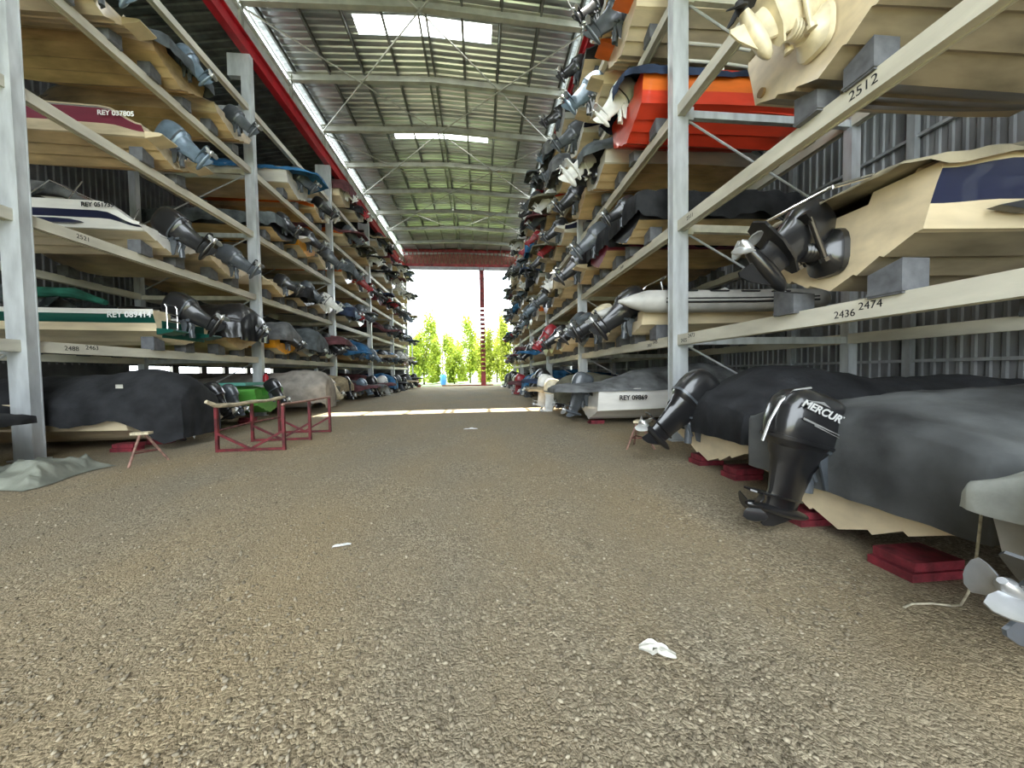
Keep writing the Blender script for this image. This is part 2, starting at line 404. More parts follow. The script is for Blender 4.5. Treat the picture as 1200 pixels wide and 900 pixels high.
def gravel_mat():
    m = bpy.data.materials.new('gravel'); m.use_nodes = True; nt = m.node_tree; N, K = nt.nodes, nt.links
    b = N['Principled BSDF']; b.inputs['Roughness'].default_value = .85; b.inputs['Specular IOR Level'].default_value = .35
    tc = N.new('ShaderNodeTexCoord'); P = tc.outputs['Object']
    ds = N.new('ShaderNodeTexNoise'); ds.inputs['Scale'].default_value = 18; K.new(P, ds.inputs['Vector'])
    mx = N.new('ShaderNodeMixRGB'); mx.blend_type = 'ADD'; mx.inputs['Fac'].default_value = .035; K.new(P, mx.inputs[1]); K.new(ds.outputs['Color'], mx.inputs[2])
    v1 = N.new('ShaderNodeTexVoronoi'); v1.inputs['Scale'].default_value = 62; K.new(mx.outputs[0], v1.inputs['Vector'])
    v2 = N.new('ShaderNodeTexVoronoi'); v2.inputs['Scale'].default_value = 125; K.new(mx.outputs[0], v2.inputs['Vector'])
    sep = N.new('ShaderNodeSeparateColor'); K.new(v1.outputs['Color'], sep.inputs[0])
    r1 = N.new('ShaderNodeValToRGB'); cr = r1.color_ramp
    cr.elements[0].position = 0; cr.elements[0].color = (.15, .125, .085, 1); cr.elements[1].position = 1; cr.elements[1].color = (.45, .395, .285, 1)
    for p, c in ((.3, (.215, .18, .123)), (.6, (.28, .238, .165)), (.85, (.345, .30, .21))):
        e = cr.elements.new(p); e.color = (*c, 1)
    K.new(sep.outputs[0], r1.inputs['Fac'])
    sep2 = N.new('ShaderNodeSeparateColor'); K.new(v2.outputs['Color'], sep2.inputs[0])
    r2 = N.new('ShaderNodeValToRGB'); r2.color_ramp.elements[0].color = (.17, .138, .088, 1); r2.color_ramp.elements[1].color = (.35, .295, .20, 1)
    K.new(sep2.outputs[1], r2.inputs['Fac'])
    big = N.new('ShaderNodeTexNoise'); big.inputs['Scale'].default_value = 1.1; big.inputs['Detail'].default_value = 5; K.new(P, big.inputs['Vector'])
    rb = N.new('ShaderNodeValToRGB'); rb.color_ramp.elements[0].position = .38; rb.color_ramp.elements[1].position = .66; K.new(big.outputs['Fac'], rb.inputs['Fac'])
    m1 = N.new('ShaderNodeMixRGB'); K.new(rb.outputs['Color'], m1.inputs['Fac']); K.new(r1.outputs['Color'], m1.inputs[1]); K.new(r2.outputs['Color'], m1.inputs[2])
    # dusty tracks and brown patches
    pt = N.new('ShaderNodeTexNoise'); pt.inputs['Scale'].default_value = .42; pt.inputs['Detail'].default_value = 7
    mp = N.new('ShaderNodeMapping'); mp.inputs['Scale'].default_value = (1.5, .55, 1); K.new(P, mp.inputs['Vector']); K.new(mp.outputs[0], pt.inputs['Vector'])
    rp = N.new('ShaderNodeValToRGB'); rp.color_ramp.elements[0].position = .35; rp.color_ramp.elements[1].position = .7
    rp.color_ramp.elements[0].color = (.92, .92, .93, 1); rp.color_ramp.elements[1].color = (1.12, 1.02, .86, 1); K.new(pt.outputs['Fac'], rp.inputs['Fac'])
    m2 = N.new('ShaderNodeMixRGB'); m2.blend_type = 'MULTIPLY'; m2.inputs['Fac'].default_value = 1; K.new(m1.outputs[0], m2.inputs[1]); K.new(rp.outputs['Color'], m2.inputs[2])
    K.new(m2.outputs[0], b.inputs['Base Color'])
    ad = N.new('ShaderNodeMath'); ad.operation = 'MULTIPLY_ADD'; ad.inputs[1].default_value = .6; K.new(v2.outputs['Distance'], ad.inputs[0]); K.new(v1.outputs['Distance'], ad.inputs[2])
    bp = N.new('ShaderNodeBump'); bp.inputs['Strength'].default_value = .8; bp.inputs['Distance'].default_value = .011; bp.invert = True
    K.new(ad.outputs[0], bp.inputs['Height']); K.new(bp.outputs['Normal'], b.inputs['Normal'])
    return m
GRAVEL = gravel_mat()
b = MB(); b.box(WL-.3, WR+.3, YNEAR-3, YEND, -.3, 0)
struct('floor', b.mesh('floor', smooth=False), GRAVEL, 'grey-brown crushed gravel floor of the boat shed')
b = MB(); b.box(-70, 70, YEND, 130, -.3, -.012); b.box(-70, WL-.3, -60, YEND, -.3, -.012); b.box(WR+.3, 70, -60, YEND, -.3, -.012); b.box(WL-.3, WR+.3, -60, YNEAR-3, -.3, -.012)
struct('ground', b.mesh('ground', smooth=False), mat('yard_grass', (.17, .22, .11), .9, 0, .3, .6, .6, 14), 'sunlit grassy yard outside the far opening')

# ---- corrugated sheet: profile along one axis
def corrugated(x0, x1, y0, y1, zf, along='x', pitch=.25, amp=.03):
    """sheet over x0..x1,y0..y1 at zf(x,y); ribs run along the given axis"""
    b = MB(); pr = []
    n = int(((y1-y0) if along == 'x' else (x1-x0))/pitch)
    for k in range(n):
        for f, a in ((0, 0), (.55, 0), (.68, 1), (.87, 1)): pr.append(((k+f)*pitch, a*amp))
    pr.append((n*pitch, 0)); rings = []
    ends = (x0, (x0+x1)/2, x1) if along == 'x' else (y0, (y0+y1)/2, y1)
    for e in ends:
        rings.append([(e, y0+p, zf(e, y0+p)+a) if along == 'x' else (x0+p, e, zf(x0+p, e)+a) for p, a in pr])
    b.loft(rings, 0, False)
    return b
EX0, EX1 = -8.05, 4.2           # eaves of the aisle roof
RX = (EX0+EX1)/2
def roofz(x, y): return 15.12-.045*abs(x-RX)
SHEET = mat('roof_sheet', (.52, .55, .55), .33, .75, .16, 1.2, 0, stretch=(.4, 4, 1))
SKY = []                        # (x0,x1,y0,y1,clear)
for yy in (13.85, 19.95, 29.4): SKY.append((-4.55, .72, yy, yy+.78, False))
SKY.append((-6.5, 3.3, 7.95, 9.1, True))  # unseen roof opening, added and sized to throw the sun strip on the floor
ys = [YNEAR]+[v for s_ in sorted(SKY, key=lambda q: q[2]) for v in (s_[2], s_[3])]+[YEND+.3]
b = MB()
for i in range(len(ys)-1):
    xs_ = [(EX0-.15, RX), (RX, EX1+.15)]
    hole = next((q for q in SKY if abs(q[2]-ys[i]) < 1e-6), None)
    if hole: xs_ = [(EX0-.15, hole[0]), (hole[1], EX1+.15)]
    for x0, x1 in xs_:
        c = corrugated(x0, x1, ys[i], ys[i+1], roofz, 'x', (ys[i+1]-ys[i])/max(1, round((ys[i+1]-ys[i])/.30)), .05)
        b.add(c.v, c.f)
struct('ceiling', b.mesh('ceiling', 20), SHEET, 'ribbed metal roof sheeting over the aisle')
def frosted():
    m = bpy.data.materials.new('frosted_sheet'); m.use_nodes = True; nt = m.node_tree; N = nt.nodes
    N.remove(N['Principled BSDF']); t = N.new('ShaderNodeBsdfTranslucent'); t.inputs['Color'].default_value = (.9, .92, .9, 1)
    nt.links.new(t.outputs[0], N['Material Output'].inputs[0]); return m
FROST = frosted()
for i, (x0, x1, y0, y1, clear) in enumerate(SKY):
    if clear: continue
    struct('window_%d' % (i+1), corrugated(x0, x1, y0, y1, lambda x, y: roofz(x, y)+.035, 'x', (y1-y0)/3).mesh('skylight', 20), FROST, 'bright frosted skylight sheet in the metal roof')

# ---- rafters, purlins, roof bracing
PURL = mat('purlin_zinc', (.20, .21, .20), .5, .4, .15, 3)
RAFT = mat('rafter_paint', (.40, .40, .345), .5, .1, .12, 2)
def isec(b, a, c, h, w, t=.02, mi=0):
    a, c = Vector(a), Vector(c); up = Vector((0, 0, 1)); d = (c-a).normalized(); r = d.cross(up).normalized(); u = r.cross(d)
    b.bar(a+u*(h/2-t/2), c+u*(h/2-t/2), w, t, mi); b.bar(a-u*(h/2-t/2), c-u*(h/2-t/2), w, t, mi); b.bar(a, c, t*.8, h-2*t, mi)
ry = [YL+.1+k*S/2 for k in range(-4, 11)]
n_tr = 0
for y in ry:
    n_tr += 1; b = MB(); zr = roofz(RX, 0)-.42; ze = roofz(EX0, 0)-.42
    isec(b, (EX0, y, ze), (RX, y, zr), .34, .2); isec(b, (RX, y, zr), (EX1, y, ze), .34, .2)
    for x, s_ in ((EX0+.06, 1), (EX1-.06, -1)): b.box(x-.07, x+.07, y-.07, y+.07, 13.05, ze+.1)
    struct('trim_%d' % n_tr, b.mesh('rafter', smooth=False), RAFT, 'pale steel rafter spanning the aisle roof')
px = [EX0+.25+i*1.46 for i in range(4)]+[RX-.14]
px = px+[2*RX-x for x in px]
for x in px:
    n_tr += 1; b = MB(); z = roofz(x, 0)-.15
    b.bar((x, YNEAR, z+.08), (x, YEND, z+.08), .09, .012); b.bar((x, YNEAR, z-.03), (x, YEND, z-.03), .02, .22); b.bar((x+.03, YNEAR, z-.135), (x+.03, YEND, z-.135), .08, .012)
    struct('trim_%d' % n_tr, b.mesh('purlin', smooth=False), PURL, 'long purlin under the roof sheeting')
for y0 in (YL+.1, YL+.1+S, YL+.1+2*S, YL+.1+3*S):
    for xa, xb in ((EX0, RX), (RX, EX1)):
        n_tr += 1; b = MB(); za, zb = roofz(xa, 0)-.62, roofz(xb, 0)-.62
        b.tube([(xa, y0, za), (xb, y0+S, zb)], .03, 8); b.tube([(xa, y0+S, za), (xb, y0, zb)], .03, 8)
        struct('trim_%d' % n_tr, b.mesh('roof_brace'), RAFT, 'crossed tube braces between roof rafters')
# ---- red runway girders over the posts
for x, w in ((XL-.12, 'left'), (XR+.18, 'right')):
    n_tr += 1; b = MB(); isec(b, (x, YNEAR, 12.80), (x, YEND, 12.80), .58, .26, .035)
    struct('trim_%d' % n_tr, b.mesh('red_girder', smooth=False), REDP, 'long red steel girder running along the rack tops')
    n_tr += 1; b = MB()
    sx = -1 if w == 'left' else 1
    b.bar((x+sx*.22, YNEAR, 13.6), (x+sx*.22, YEND, 13.6), .02, .8); b.bar((x+sx*.12, YNEAR, 13.3), (x+sx*.12, YEND, 13.3), .06, .06); b.bar((x+sx*.16, YNEAR, 14.03), (x+sx*.16, YEND, 14.03), .10, .10)
    b.bar((x+sx*.2, YNEAR, 14.42), (x+sx*.2, YEND, 14.42), .08, .06)
    struct('trim_%d' % n_tr, b.mesh('eaves_flashing', smooth=False), mat('white_flashing', (.62, .63, .60), .5, .2, .1, 3), 'pale eaves flashing above the red girder')
# ---- lean-to roofs above the racks, outer walls
LEAN = mat('lean_to_sheet', (.13, .14, .14), .6, .3, .25, 2)
struct('trim_%d' % (n_tr+1), corrugated(WL, XL-.3, YNEAR, YEND, lambda x, y: 13.15+(x-XL)*.16, 'x', .3).mesh('lean_to_roof', 20), LEAN, 'dark low-pitched roof above a boat rack')
struct('trim_%d' % (n_tr+2), corrugated(XR+.4, WR, YNEAR, YEND, lambda x, y: 13.15-(x-XR)*.16, 'x', .3).mesh('lean_to_roof', 20), LEAN, 'dark low-pitched roof above a boat rack')
n_tr += 2
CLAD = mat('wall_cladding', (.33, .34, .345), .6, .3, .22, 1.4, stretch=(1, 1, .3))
def vclad(x, y0, y1, z0, z1, sx, pitch=.22):
    b = MB(); n = int((y1-y0)/pitch); R0 = []; R1 = []
    for k in range(n):
        for f, a in ((0, 0), (.5, 0), (.62, 1), (.88, 1)):
            R0.append((x+sx*a*.035, y0+(k+f)*pitch, z0)); R1.append((x+sx*a*.035, y0+(k+f)*pitch, z1))
    b.loft([R0, R1], 0, False); return b
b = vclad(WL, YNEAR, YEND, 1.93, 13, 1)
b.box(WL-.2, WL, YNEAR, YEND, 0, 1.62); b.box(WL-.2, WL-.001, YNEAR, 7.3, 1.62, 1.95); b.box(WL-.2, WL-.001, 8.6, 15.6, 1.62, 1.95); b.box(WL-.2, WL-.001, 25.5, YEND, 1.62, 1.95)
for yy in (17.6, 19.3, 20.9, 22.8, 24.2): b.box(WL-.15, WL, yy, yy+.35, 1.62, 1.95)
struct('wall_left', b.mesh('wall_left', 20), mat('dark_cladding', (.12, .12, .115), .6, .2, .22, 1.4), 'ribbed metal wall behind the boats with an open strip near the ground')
b = vclad(WR, YNEAR, YEND, 0, 12.4, -1)
struct('wall_right', b.mesh('wall_right', 20), CLAD, 'grey ribbed metal wall behind the rack numbered 2474')
for x0, x1, nm in ((WL, XL-.5, 'far_left'), (XR+.6, WR, 'far_right')):
    b = MB(); b.box(x0, x1, YEND-.06, YEND, 0, 13.0)
    struct('wall_'+nm, b.mesh('wall_'+nm, smooth=False), CLAD, 'end wall of the shed beside the open doorway')
for x0, x1, nm in ((WL, XL-.5, 'near_left_blocker'), (XR+.6, WR, 'near_right_blocker')):  # unseen walls added to block light from the near end reaching the racks
    b = MB(); b.box(x0, x1, YNEAR, YNEAR+.06, 0, 13.0)
    struct('wall_'+nm, b.mesh('wall_'+nm, smooth=False), CLAD, 'unseen wall behind the camera, added to cut light on the racks')
b = MB()
for z in (1.5, 3.2, 5.0, 6.8, 8.6, 10.4): b.box(WR-.14, WR-.05, YNEAR, YEND, z, z+.07)
for k in range(-1, 12): b.box(WR-.20, WR-.05, YR+k*S/2-.08+1.0, YR+k*S/2+.08+1.0, 0, 12.3)
n_tr += 1; struct('trim_%d' % n_tr, b.mesh('wall_framing', smooth=False), STEEL, 'steel studs and rails on the ribbed wall')

# ---- far end frame
b = MB()
RE = mat('faded_red', (.36, .05, .05), .55, 0, .3, 3)
for z in (13.2, 14.75):
    b.box(EX0, EX1, YEND-.35, YEND-.05, z-.14, z+.14)
for k in range(28):
    x = EX0+(EX1-EX0)*k/28; b.bar((x, YEND-.2, 13.3), (x+.22, YEND-.2, 14.6), .06, .06); b.bar((x+.22, YEND-.2, 14.6), (x+.44, YEND-.2, 13.3), .06, .06)
n_tr += 1; struct('trim_%d' % n_tr, b.mesh('end_truss', smooth=False), RE, 'red lattice truss above the far opening')
b = MB(); b.box(EX0, EX1, YEND-.02, YEND+.02, 13.1, 15.1)
n_tr += 1; struct('trim_%d' % n_tr, b.mesh('gable_sheet', smooth=False), mat('gable_sheet', (.30, .17, .10), .5, .2, .2, 2), 'reddish gable sheet behind the red truss')
b = MB(); b.box(EX0, EX1, YEND-.3, YEND-.2, 12.7, 13.1)
n_tr += 1; struct('trim_%d' % n_tr, b.mesh('door_header', smooth=False), mat('header_grey', (.45, .44, .46), .5, .1, .1, 2), 'grey header sheet above the far opening')
col = empty('lattice_column', (.42, YEND-.2, 0)); tag(col, 'slim red perforated steel column standing in the far opening', 'column', kind='thing')
b = MB()
for s_ in (-1, 1): b.box(s_*.22-.035, s_*.22+.035, -.1, .1, 0, 13.1)
for k in range(26):
    z = .3+k*.49
    b.box(-.2, .2, -.012, .012, z, z+(.34 if k < 17 else .5))
mk('shaft', b.mesh('column_shaft', smooth=False), RE, col)
b = MB(); b.box(-.3, .3, -.25, .25, 0, .06); b.box(-.26, .26, -.12, .12, .06, 1.4); mk('base_plate', b.mesh('base_plate', smooth=False), REDP, col)
b = MB(); b.tube([(EX0, YEND, 11.85), (EX1, YEND, 11.85)], .035, 8); b.tube([(-2.0, YEND, 11.85), (-2.0, YEND, 13.1)], .035, 8)
n_tr += 1; struct('trim_%d' % n_tr, b.mesh('door_track'), DKSTEEL, 'thin track bar hung across the far opening')
b = MB(); b.tube([(EX0+.75, YEND, 0), (EX0+.75, YEND, 13.1)], .06, 8); b.tube([(EX0+.75, YEND, 11.85), (EX0+.1, YEND, 13.1)], .05, 8)
n_tr += 1; struct('trim_%d' % n_tr, b.mesh('door_jamb'), STEEL, 'pale jamb post at the edge of the far opening')
b = MB(); b.box(-4.2, 1.5, YEND+.2, YEND+.35, 0, .14); tag(mk('kerb_rail', b.mesh('kerb_rail', smooth=False), RE), 'low red kerb rail lying across the far opening', 'rail')

# ================================================================== RACKS
NB = 7                                   # frames
def rack(side):
    X = XL if side == 'L' else XR; sx = -1 if side == 'L' else 1; y0 = YL if side == 'L' else YR
    r = empty('boat_rack', (X, y0, 0))
    tag(r, 'galvanised boat rack with pale beams behind the red stand, left-side' if side == 'L' else 'galvanised boat rack whose beams read 2512 and 2474, right-side', 'rack', 'boat storage racks')
    W, D = .31, .17
    def post():
        b = MB(); z1 = 12.5
        b.box(0, sx*W, 0, D, 0, z1); b.box(sx*-.006, sx*.02, -.006, .012, .025, z1); b.box(sx*-.006, sx*.02, D-.012, D+.006, .025, z1)
        b.box(sx*-.05, sx*(W+.05), -.05, D+.05, 0, .025)
        b.box(sx*-.004, sx*(W+.42), -.004, D+.004, 11.75, 12.504)
        return b.mesh('rack_post', smooth=False)
    def rpost():
        b = MB(); b.box(sx*3.8, sx*4.0, 0, .17, 0, 12.2); return b.mesh('rear_post', smooth=False)
    pm, rm = post(), rpost()
    def beam(off):
        b = MB(); w = .15; x0 = sx*off
        P = [(x0, -.2), (x0, 0), (x0+sx*w, 0), (x0+sx*w, -.2), (x0+sx*(w-.03), -.2), (x0+sx*(w-.03), -.185), (x0+sx*.03, -.185), (x0+sx*.03, -.2)]
        b.prism(P, 'y', D, S); return b.mesh('rack_beam', smooth=False)
    fb, rb = beam(.085), beam(3.78)
    def arm():
        b = MB(); b.bar((sx*W, D/2, -.12), (sx*3.8, D/2, -.12), .1, .14); b.box(sx*(W-.02), sx*(W+.12), D/2-.07, D/2+.07, -.24, 0)
        return b.mesh('cross_arm', smooth=False)
    am = arm()
    def rods():
        b = MB(); b.tube([(sx*(W+.05), D/2, -.22), (sx*3.7, D/2, -2.0)], .022, 6)
        return b.mesh('brace_rod')
    rod = rods()
    for i in range(-1, NB-1):
        yy = i*S
        mk('rack_post', pm, STEEL, r, (0, yy, 0)); mk('rear_post', rm, STEEL, r, (0, yy, 0))
        for l in range(1, 6):
            z = LV[l]
            if i < NB-2:
                mk('front_beam', fb, PAINT, r, (0, yy, z)); mk('rear_beam', rb, PAINT, r, (0, yy, z))
            mk('cross_arm', am, STEEL if l % 2 else PAINT, r, (0, yy, z))
            mk('brace_rod', rod, STEEL, r, (0, yy, z))
    return r
RACK = {s_: rack(s_) for s_ in 'LR'}
def bunk_mesh():
    b = MB(); b.prism([(-.14, -.02), (.14, -.02), (.14, .30), (-.14, .21)], 'x', -.16, .12); b.box(-.165, .13, -.15, .15, -.0, .02)
    return b.mesh('bunk_block', smooth=False)
BUNK = bunk_mesh()
def bunks(side, y, lv, m=BLOCK, sp=.47):
    X = XL if side == 'L' else XR; y0 = YL if side == 'L' else YR; sx = -1 if side == 'L' else 1
    for off in (.17, 3.86):
        for s_ in (-1, 1):
            o = mk('bunk_block', BUNK, m, RACK[side], (sx*off, y+s_*sp-y0, LV[lv]), (0, 0, 0))
            if s_ < 0: o.rotation_euler = (0, 0, PI)

# numbers stencilled on the beams
def beam_text(side, body, y, lv, size=.15, dz=-.10):
    if side == 'R': W = frame((XR+.083, y, LV[lv]+dz), (0, -1, 0), (0, 0, 1))
    else: W = frame((XL-.083, y, LV[lv]+dz), (0, 1, 0), (0, 0, 1))
    text('beam_number', body, size, INK, RACK[side], W, .001, .0)
beam_text('R', '2474', 3.07, 1, .108, -.075); beam_text('R', '2436', 3.31, 1, .108, -.125)
beam_text('R', '2512', 3.17, 2, .135, -.10)
beam_text('R', '2473', 5.95, 1, .10, -.06); beam_text('R', '2435', 6.18, 1, .10, -.13)
beam_text('R', '2475', 7.25, 1, .10, -.07); beam_text('R', '2437', 7.5, 1, .10, -.12)
beam_text('R', '2511', 6.0, 2, .10, -.10); beam_text('R', '2549', 9.0, 2, .10, -.10)
beam_text('L', '2463', 7.70, 1, .12, -.06); beam_text('L', '2488', 7.35, 1, .12, -.10)
beam_text('L', '2521', 7.65, 2, .12, -.09)

# ================================================================== BOATS
def to_mesh_text():
    dg = bpy.context.evaluated_depsgraph_get()
    for o in [o for o in bpy.data.objects if o.type == 'FONT']:
        me = bpy.data.meshes.new_from_object(o.evaluated_get(dg)); me.name = o.data.name
        n = bpy.data.objects.new(o.name+'_m', me); COL.objects.link(n); nm = o.name
        n.parent = o.parent; n.matrix_basis = o.matrix_basis
        for k in o.keys(): n[k] = o[k]
        bpy.data.objects.remove(o); n.name = nm
def reg(root, body, x, y, z, size, m, name='registration_number'):
    return text(name, body, size, m, root, frame((x, y, z), (1, 0, 0), (0, 0, 1)), .001, .004)
XT = {'L': -7.45, 'R': 3.55}
def put(side, y, lv, sp, label, group=None, dx=0., z=None, name='motor_boat', cat='boat'):
    bz = (LV[lv]+.15 if lv else .18) if z is None else z
    sx = -1 if side == 'L' else 1
    if lv and (y < 20): bunks(side, y, lv, sp=sp.get('bunk', .47))
    return boat(side, XT[side]-sx*dx, y, bz, sp, label, group or ('boats on the left-side rack' if side == 'L' else 'boats on the right-side rack'), name, cat)
K = lambda a, b_, c: (G[a], G[b_], G[c])

# ---------------- rack behind the red stand, near bay
o = put('L', 7.78, 0, dict(cols=K('buff', 'buff', 'buff'), B=1.62, H=.78, deck=G['buff'], cover=(T['black'], 'motor', .36, 3, .8, .68), motors=[('out', M['black'], 8, .8)]),
    'boat under a long black tarpaulin that drapes to the gravel, beside the first post', dx=.8, z=.14)
b = MB(); b.box(-.06, .06, -.002, .002, -.035, .035); lb = mk('maker_patch', b.mesh('patch', smooth=False), T['pale'], o, (-.12, .91, 1.12)); lb['label'] = 'small pale patch sewn on the black cover'
put('L', 9.52, 0, dict(cols=K('buff', 'grey', 'black'), B=1.5, H=.72, deck=G['white'], tc=.03, motors=[('out', M['black'], 32, .68, .25), ('out', M['grey'], 28, .6, -.3)]),
    'grey-sided boat with flat pale deck, on the gravel behind the red stand', dx=.65)
put('L', 11.2, 0, dict(cols=K('lime', 'lime', 'lime'), B=1.5, H=.72, L=4.6, deck=G['lime'], tc=.14, motors=[('out', M['black'], 30, .6)]),
    'bright green boat on the gravel just above the red stand rail', dx=1.0, z=.30)
b = MB(); b.box(.3, 1.5, -.5, .6, .84, .90); b.box(.35, 1.45, -.45, .55, .90, .93); p = mk('hatch_cover', b.mesh('hatch_cover', smooth=False), G['teal'], bpy.data.objects[[q.name for q in COL.objects if q.type == 'EMPTY'][-1]]); p['label'] = 'teal hatch panel on the green deck'
put('L', 5.0, 0, dict(cols=K('cream', 'cream', 'white'), B=1.75, H=.68, deck=G['cream'], cover=(T['black'], 'screen', .12, 5), motors=[('out', M['black'], 20, .7)]),
    'cream boat with black cover on the gravel, cut by the picture edge', dx=.1)
o = put('L', 9.55, 1, dict(cols=K('cream', 'cream', 'green'), B=1.75, H=.74, L=5.9, band=(.2, .58), rail=G['white'], deck=G['white'], platform=G['green'], pz=.28, motors=[('out', M['black'], 58, .95)], ladder=.45, lz=.3, screen=True),
    'cream and dark green boat marked REY 089414 with boarding ladder at its stern', dx=-.05)
reg(o, 'REY 089414', -7.95, 9.55-.89, 2.86, .185, WHITEINK)
b = MB(); b.box(-.012, .006, -.62, .62, .12, .52); p = mk('transom_panel', b.mesh('transom_panel', smooth=False), G['green'], o); p['label'] = 'dark green panel on the transom'
b = MB(); b.tube([(1.2, .6, .95), (1.9, .55, 1.18), (2.9, .5, 1.22), (3.4, .5, 1.1)], [.06, .12, .12, .05], 10); p = mk('rolled_awning', b.mesh('rolled_awning'), T['green'], o); p['label'] = 'rolled dark green awning'
b = MB(); b.tube([(2.4, .1, .9), (3.0, .2, 1.18), (4.0, .2, 1.25), (5.0, .1, 1.05)], [.08, .22, .24, .06], 12); mk('folded_canvas', b.mesh('folded_canvas'), T['slate'], o)
put('L', 11.55, 1, dict(cols=K('tan', 'tan', 'tan'), B=1.75, H=.8, deck=G['tan'], cover=(mat('shiny_black_cover', (.012, .012, .013), .3, 0, .2, 3, .4, 6, coat=.4), 'motor', .48, 12, .45, .5), motors=[('out', M['black'], 54, .8)]),
    'boat wrapped in shiny black cover on the lowest shelf, beside the second post', dx=0)
o = put('L', 9.35, 2, dict(cols=K('buff', 'white', 'navy'), B=1.8, H=.86, L=5.8, band=(.36, .54), rail=G['white'], deck=G['white'], drop=.5, motors=[('out', M['black'], 52, .98)], screen=True, rail_on=True),
    'white boat with navy stripe marked REY 051735 and big black outboard', dx=-.05)
reg(o, 'REY 051735', -8.25, 9.35-.925, 5.21, .13, INK)
b = MB(); b.prism([(1.15, .43), (1.35, .475), (1.7, .50), (2.2, .505), (2.9, .52), (2.9, .50), (2.2, .42), (1.7, .40), (1.35, .40)], 'y', .80, .872); p = mk('side_flash', b.mesh('side_flash', smooth=False), G['navy'], o)
b = MB(); b.tube([(1.4, .25, 1.0), (2.0, .35, 1.32), (2.8, .3, 1.42), (3.6, .2, 1.36), (4.3, .1, 1.2)], [.05, .14, .17, .16, .05], 12); mk('folded_canopy', b.mesh('folded_canopy'), T['grey'], o)
b = MB()
for s_ in (-1, 1): b.tube([(1.0, .7*s_, .9), (1.9, .7*s_, 1.38), (2.4, .7*s_, 1.0)], .013, 6); b.tube([(1.6, .7*s_, .92), (1.3, .65*s_, 1.4)], .013, 6)
b.tube([(1.9, -.7, 1.38), (1.9, .7, 1.38)], .013, 6); mk('canopy_frame', b.mesh('canopy_frame'), CHROME, o)
b = MB(); b.loft([sring(1.6, .3, l, w_, z, 16, 4) for z, l, w_ in ((.8, .45, .5), (1.0, .45, .5), (1.05, .35, .4))], 0, True, True, True); mk('seat_cushion', b.mesh('seat_cushion'), G['darkred'], o)
put('L', 11.4, 2, dict(cols=K('buff', 'cream', 'cream'), B=1.75, H=.84, deck=G['cream'], drop=.5, motors=[('out', M['grey'], 56, .85)], screen=True),
    'cream boat with grey tilted outboard, second shelf, beside the second post', dx=-.1)
o = put('L', 9.5, 3, dict(cols=K('tan', 'buff', 'maroon'), B=1.75, H=.86, L=5.8, band=(.10, .52), rail=ALU, deck=G['buff'], drop=.4, platform=G['cream'], pz=.36, motors=[('out', M['blue'], 50, .88)], screen=True),
    'maroon boat marked REY 037805 with steel-blue outboard, on the third shelf', dx=-.05)
reg(o, 'REY 037805', -7.95, 9.5-.905, 7.30, .15, WHITEINK)
put('L', 7.98, 4, dict(cols=K('buff', 'cream', 'cream'), B=1.7, H=.86, deck=G['cream'], drop=.5, platform=G['cream'], pz=.3, motors=[('out', M['blue'], 54, .8, .2)]),
    'cream boat with open stern, fourth shelf, closest to the first post', dx=-.05)
put('L', 9.8, 4, dict(cols=K('tan', 'tan', 'cream'), B=1.68, H=.9, deck=G['buff'], drop=.25, cover=(T['slate'], 'low', .2, 21, .3, .25), motors=[('out', M['blue'], 40, .72, -.1)]),
    'tan-bottomed boat with slate cover, fourth shelf, middle of the near bay', dx=-.05)
put('L', 11.65, 4, dict(cols=K('tan', 'buff', 'cream'), B=1.7, H=.8, deck=G['buff'], drop=.4, motors=[('out', M['grey'], 50, .72)]),
    'tan boat with dark grey outboard, fourth shelf, beside the second post', dx=0)
# second bay
put('L', 14.05, 0, dict(cols=K('grey', 'grey', 'grey'), B=1.54, H=.8, deck=G['grey'], cover=(mat('canvas_stone', (.27, .245, .21), .85, 0, .2, 3, .4, 8), 'motor', .5, 31, .75, .7), motors=[('out', M['black'], 10, .7)]),
    'boat under tall stone-grey cover on the gravel behind the second post', dx=.85)
put('L', 15.86, 0, dict(cols=K('buff', 'cream', 'cream'), B=1.5, H=.7, deck=G['cream'], cover=(T['olive'], 'tent', .25, 33, .3, .25), motors=[('out', M['cream'], 40, .75)]),
    'boat under olive cover on the gravel with pale motor, second bay', dx=.7)
put('L', 17.66, 0, dict(cols=K('cream', 'cream', 'tan'), B=1.62, H=.75, deck=G['cream'], cover=(T['tan'], 'stern', .3, 34, .4, .3), motors=[('out', M['black'], 20, .8)]),
    'boat under tan cover on the gravel, second bay, stand-side', dx=.6)
put('L', 14.05, 1, dict(cols=K('buff', 'yellow', 'yellow'), B=1.6, H=.6, deck=G['buff'], cover=(T['grey'], 'motor', .14, 35, .3, .1), motors=[('out', M['black'], 50, .7)]),
    'yellow-sided boat under grey cover, lowest shelf, just past the second post')
put('L', 15.9, 1, dict(cols=K('buff', 'grey', 'grey'), B=1.68, H=.6, deck=G['grey'], cover=(T['slate'], 'motor', .3, 36, .55, .4), motors=[('out', M['black'], 35, .75)]),
    'boat under slate cover with white patch, lowest shelf, second bay')
put('L', 17.8, 1, dict(cols=K('buff', 'grey', 'maroon'), B=1.75, H=.7, deck=G['grey'], motors=[('out', M['black'], 45, .85, .25), ('out', M['grey'], 52, .8, -.3)], cover=(T['maroon'], 'stern', .2, 37)),
    'boat with twin dark outboards under maroon cover, lowest shelf, second bay')
put('L', 14.03, 2, dict(cols=K('tan', 'cream', 'cream'), B=1.7, H=.82, deck=G['cream'], drop=.5, motors=[('out', M['black'], 58, .7)], screen=True),
    'cream boat with cut-down stern, second shelf, just past the second post')
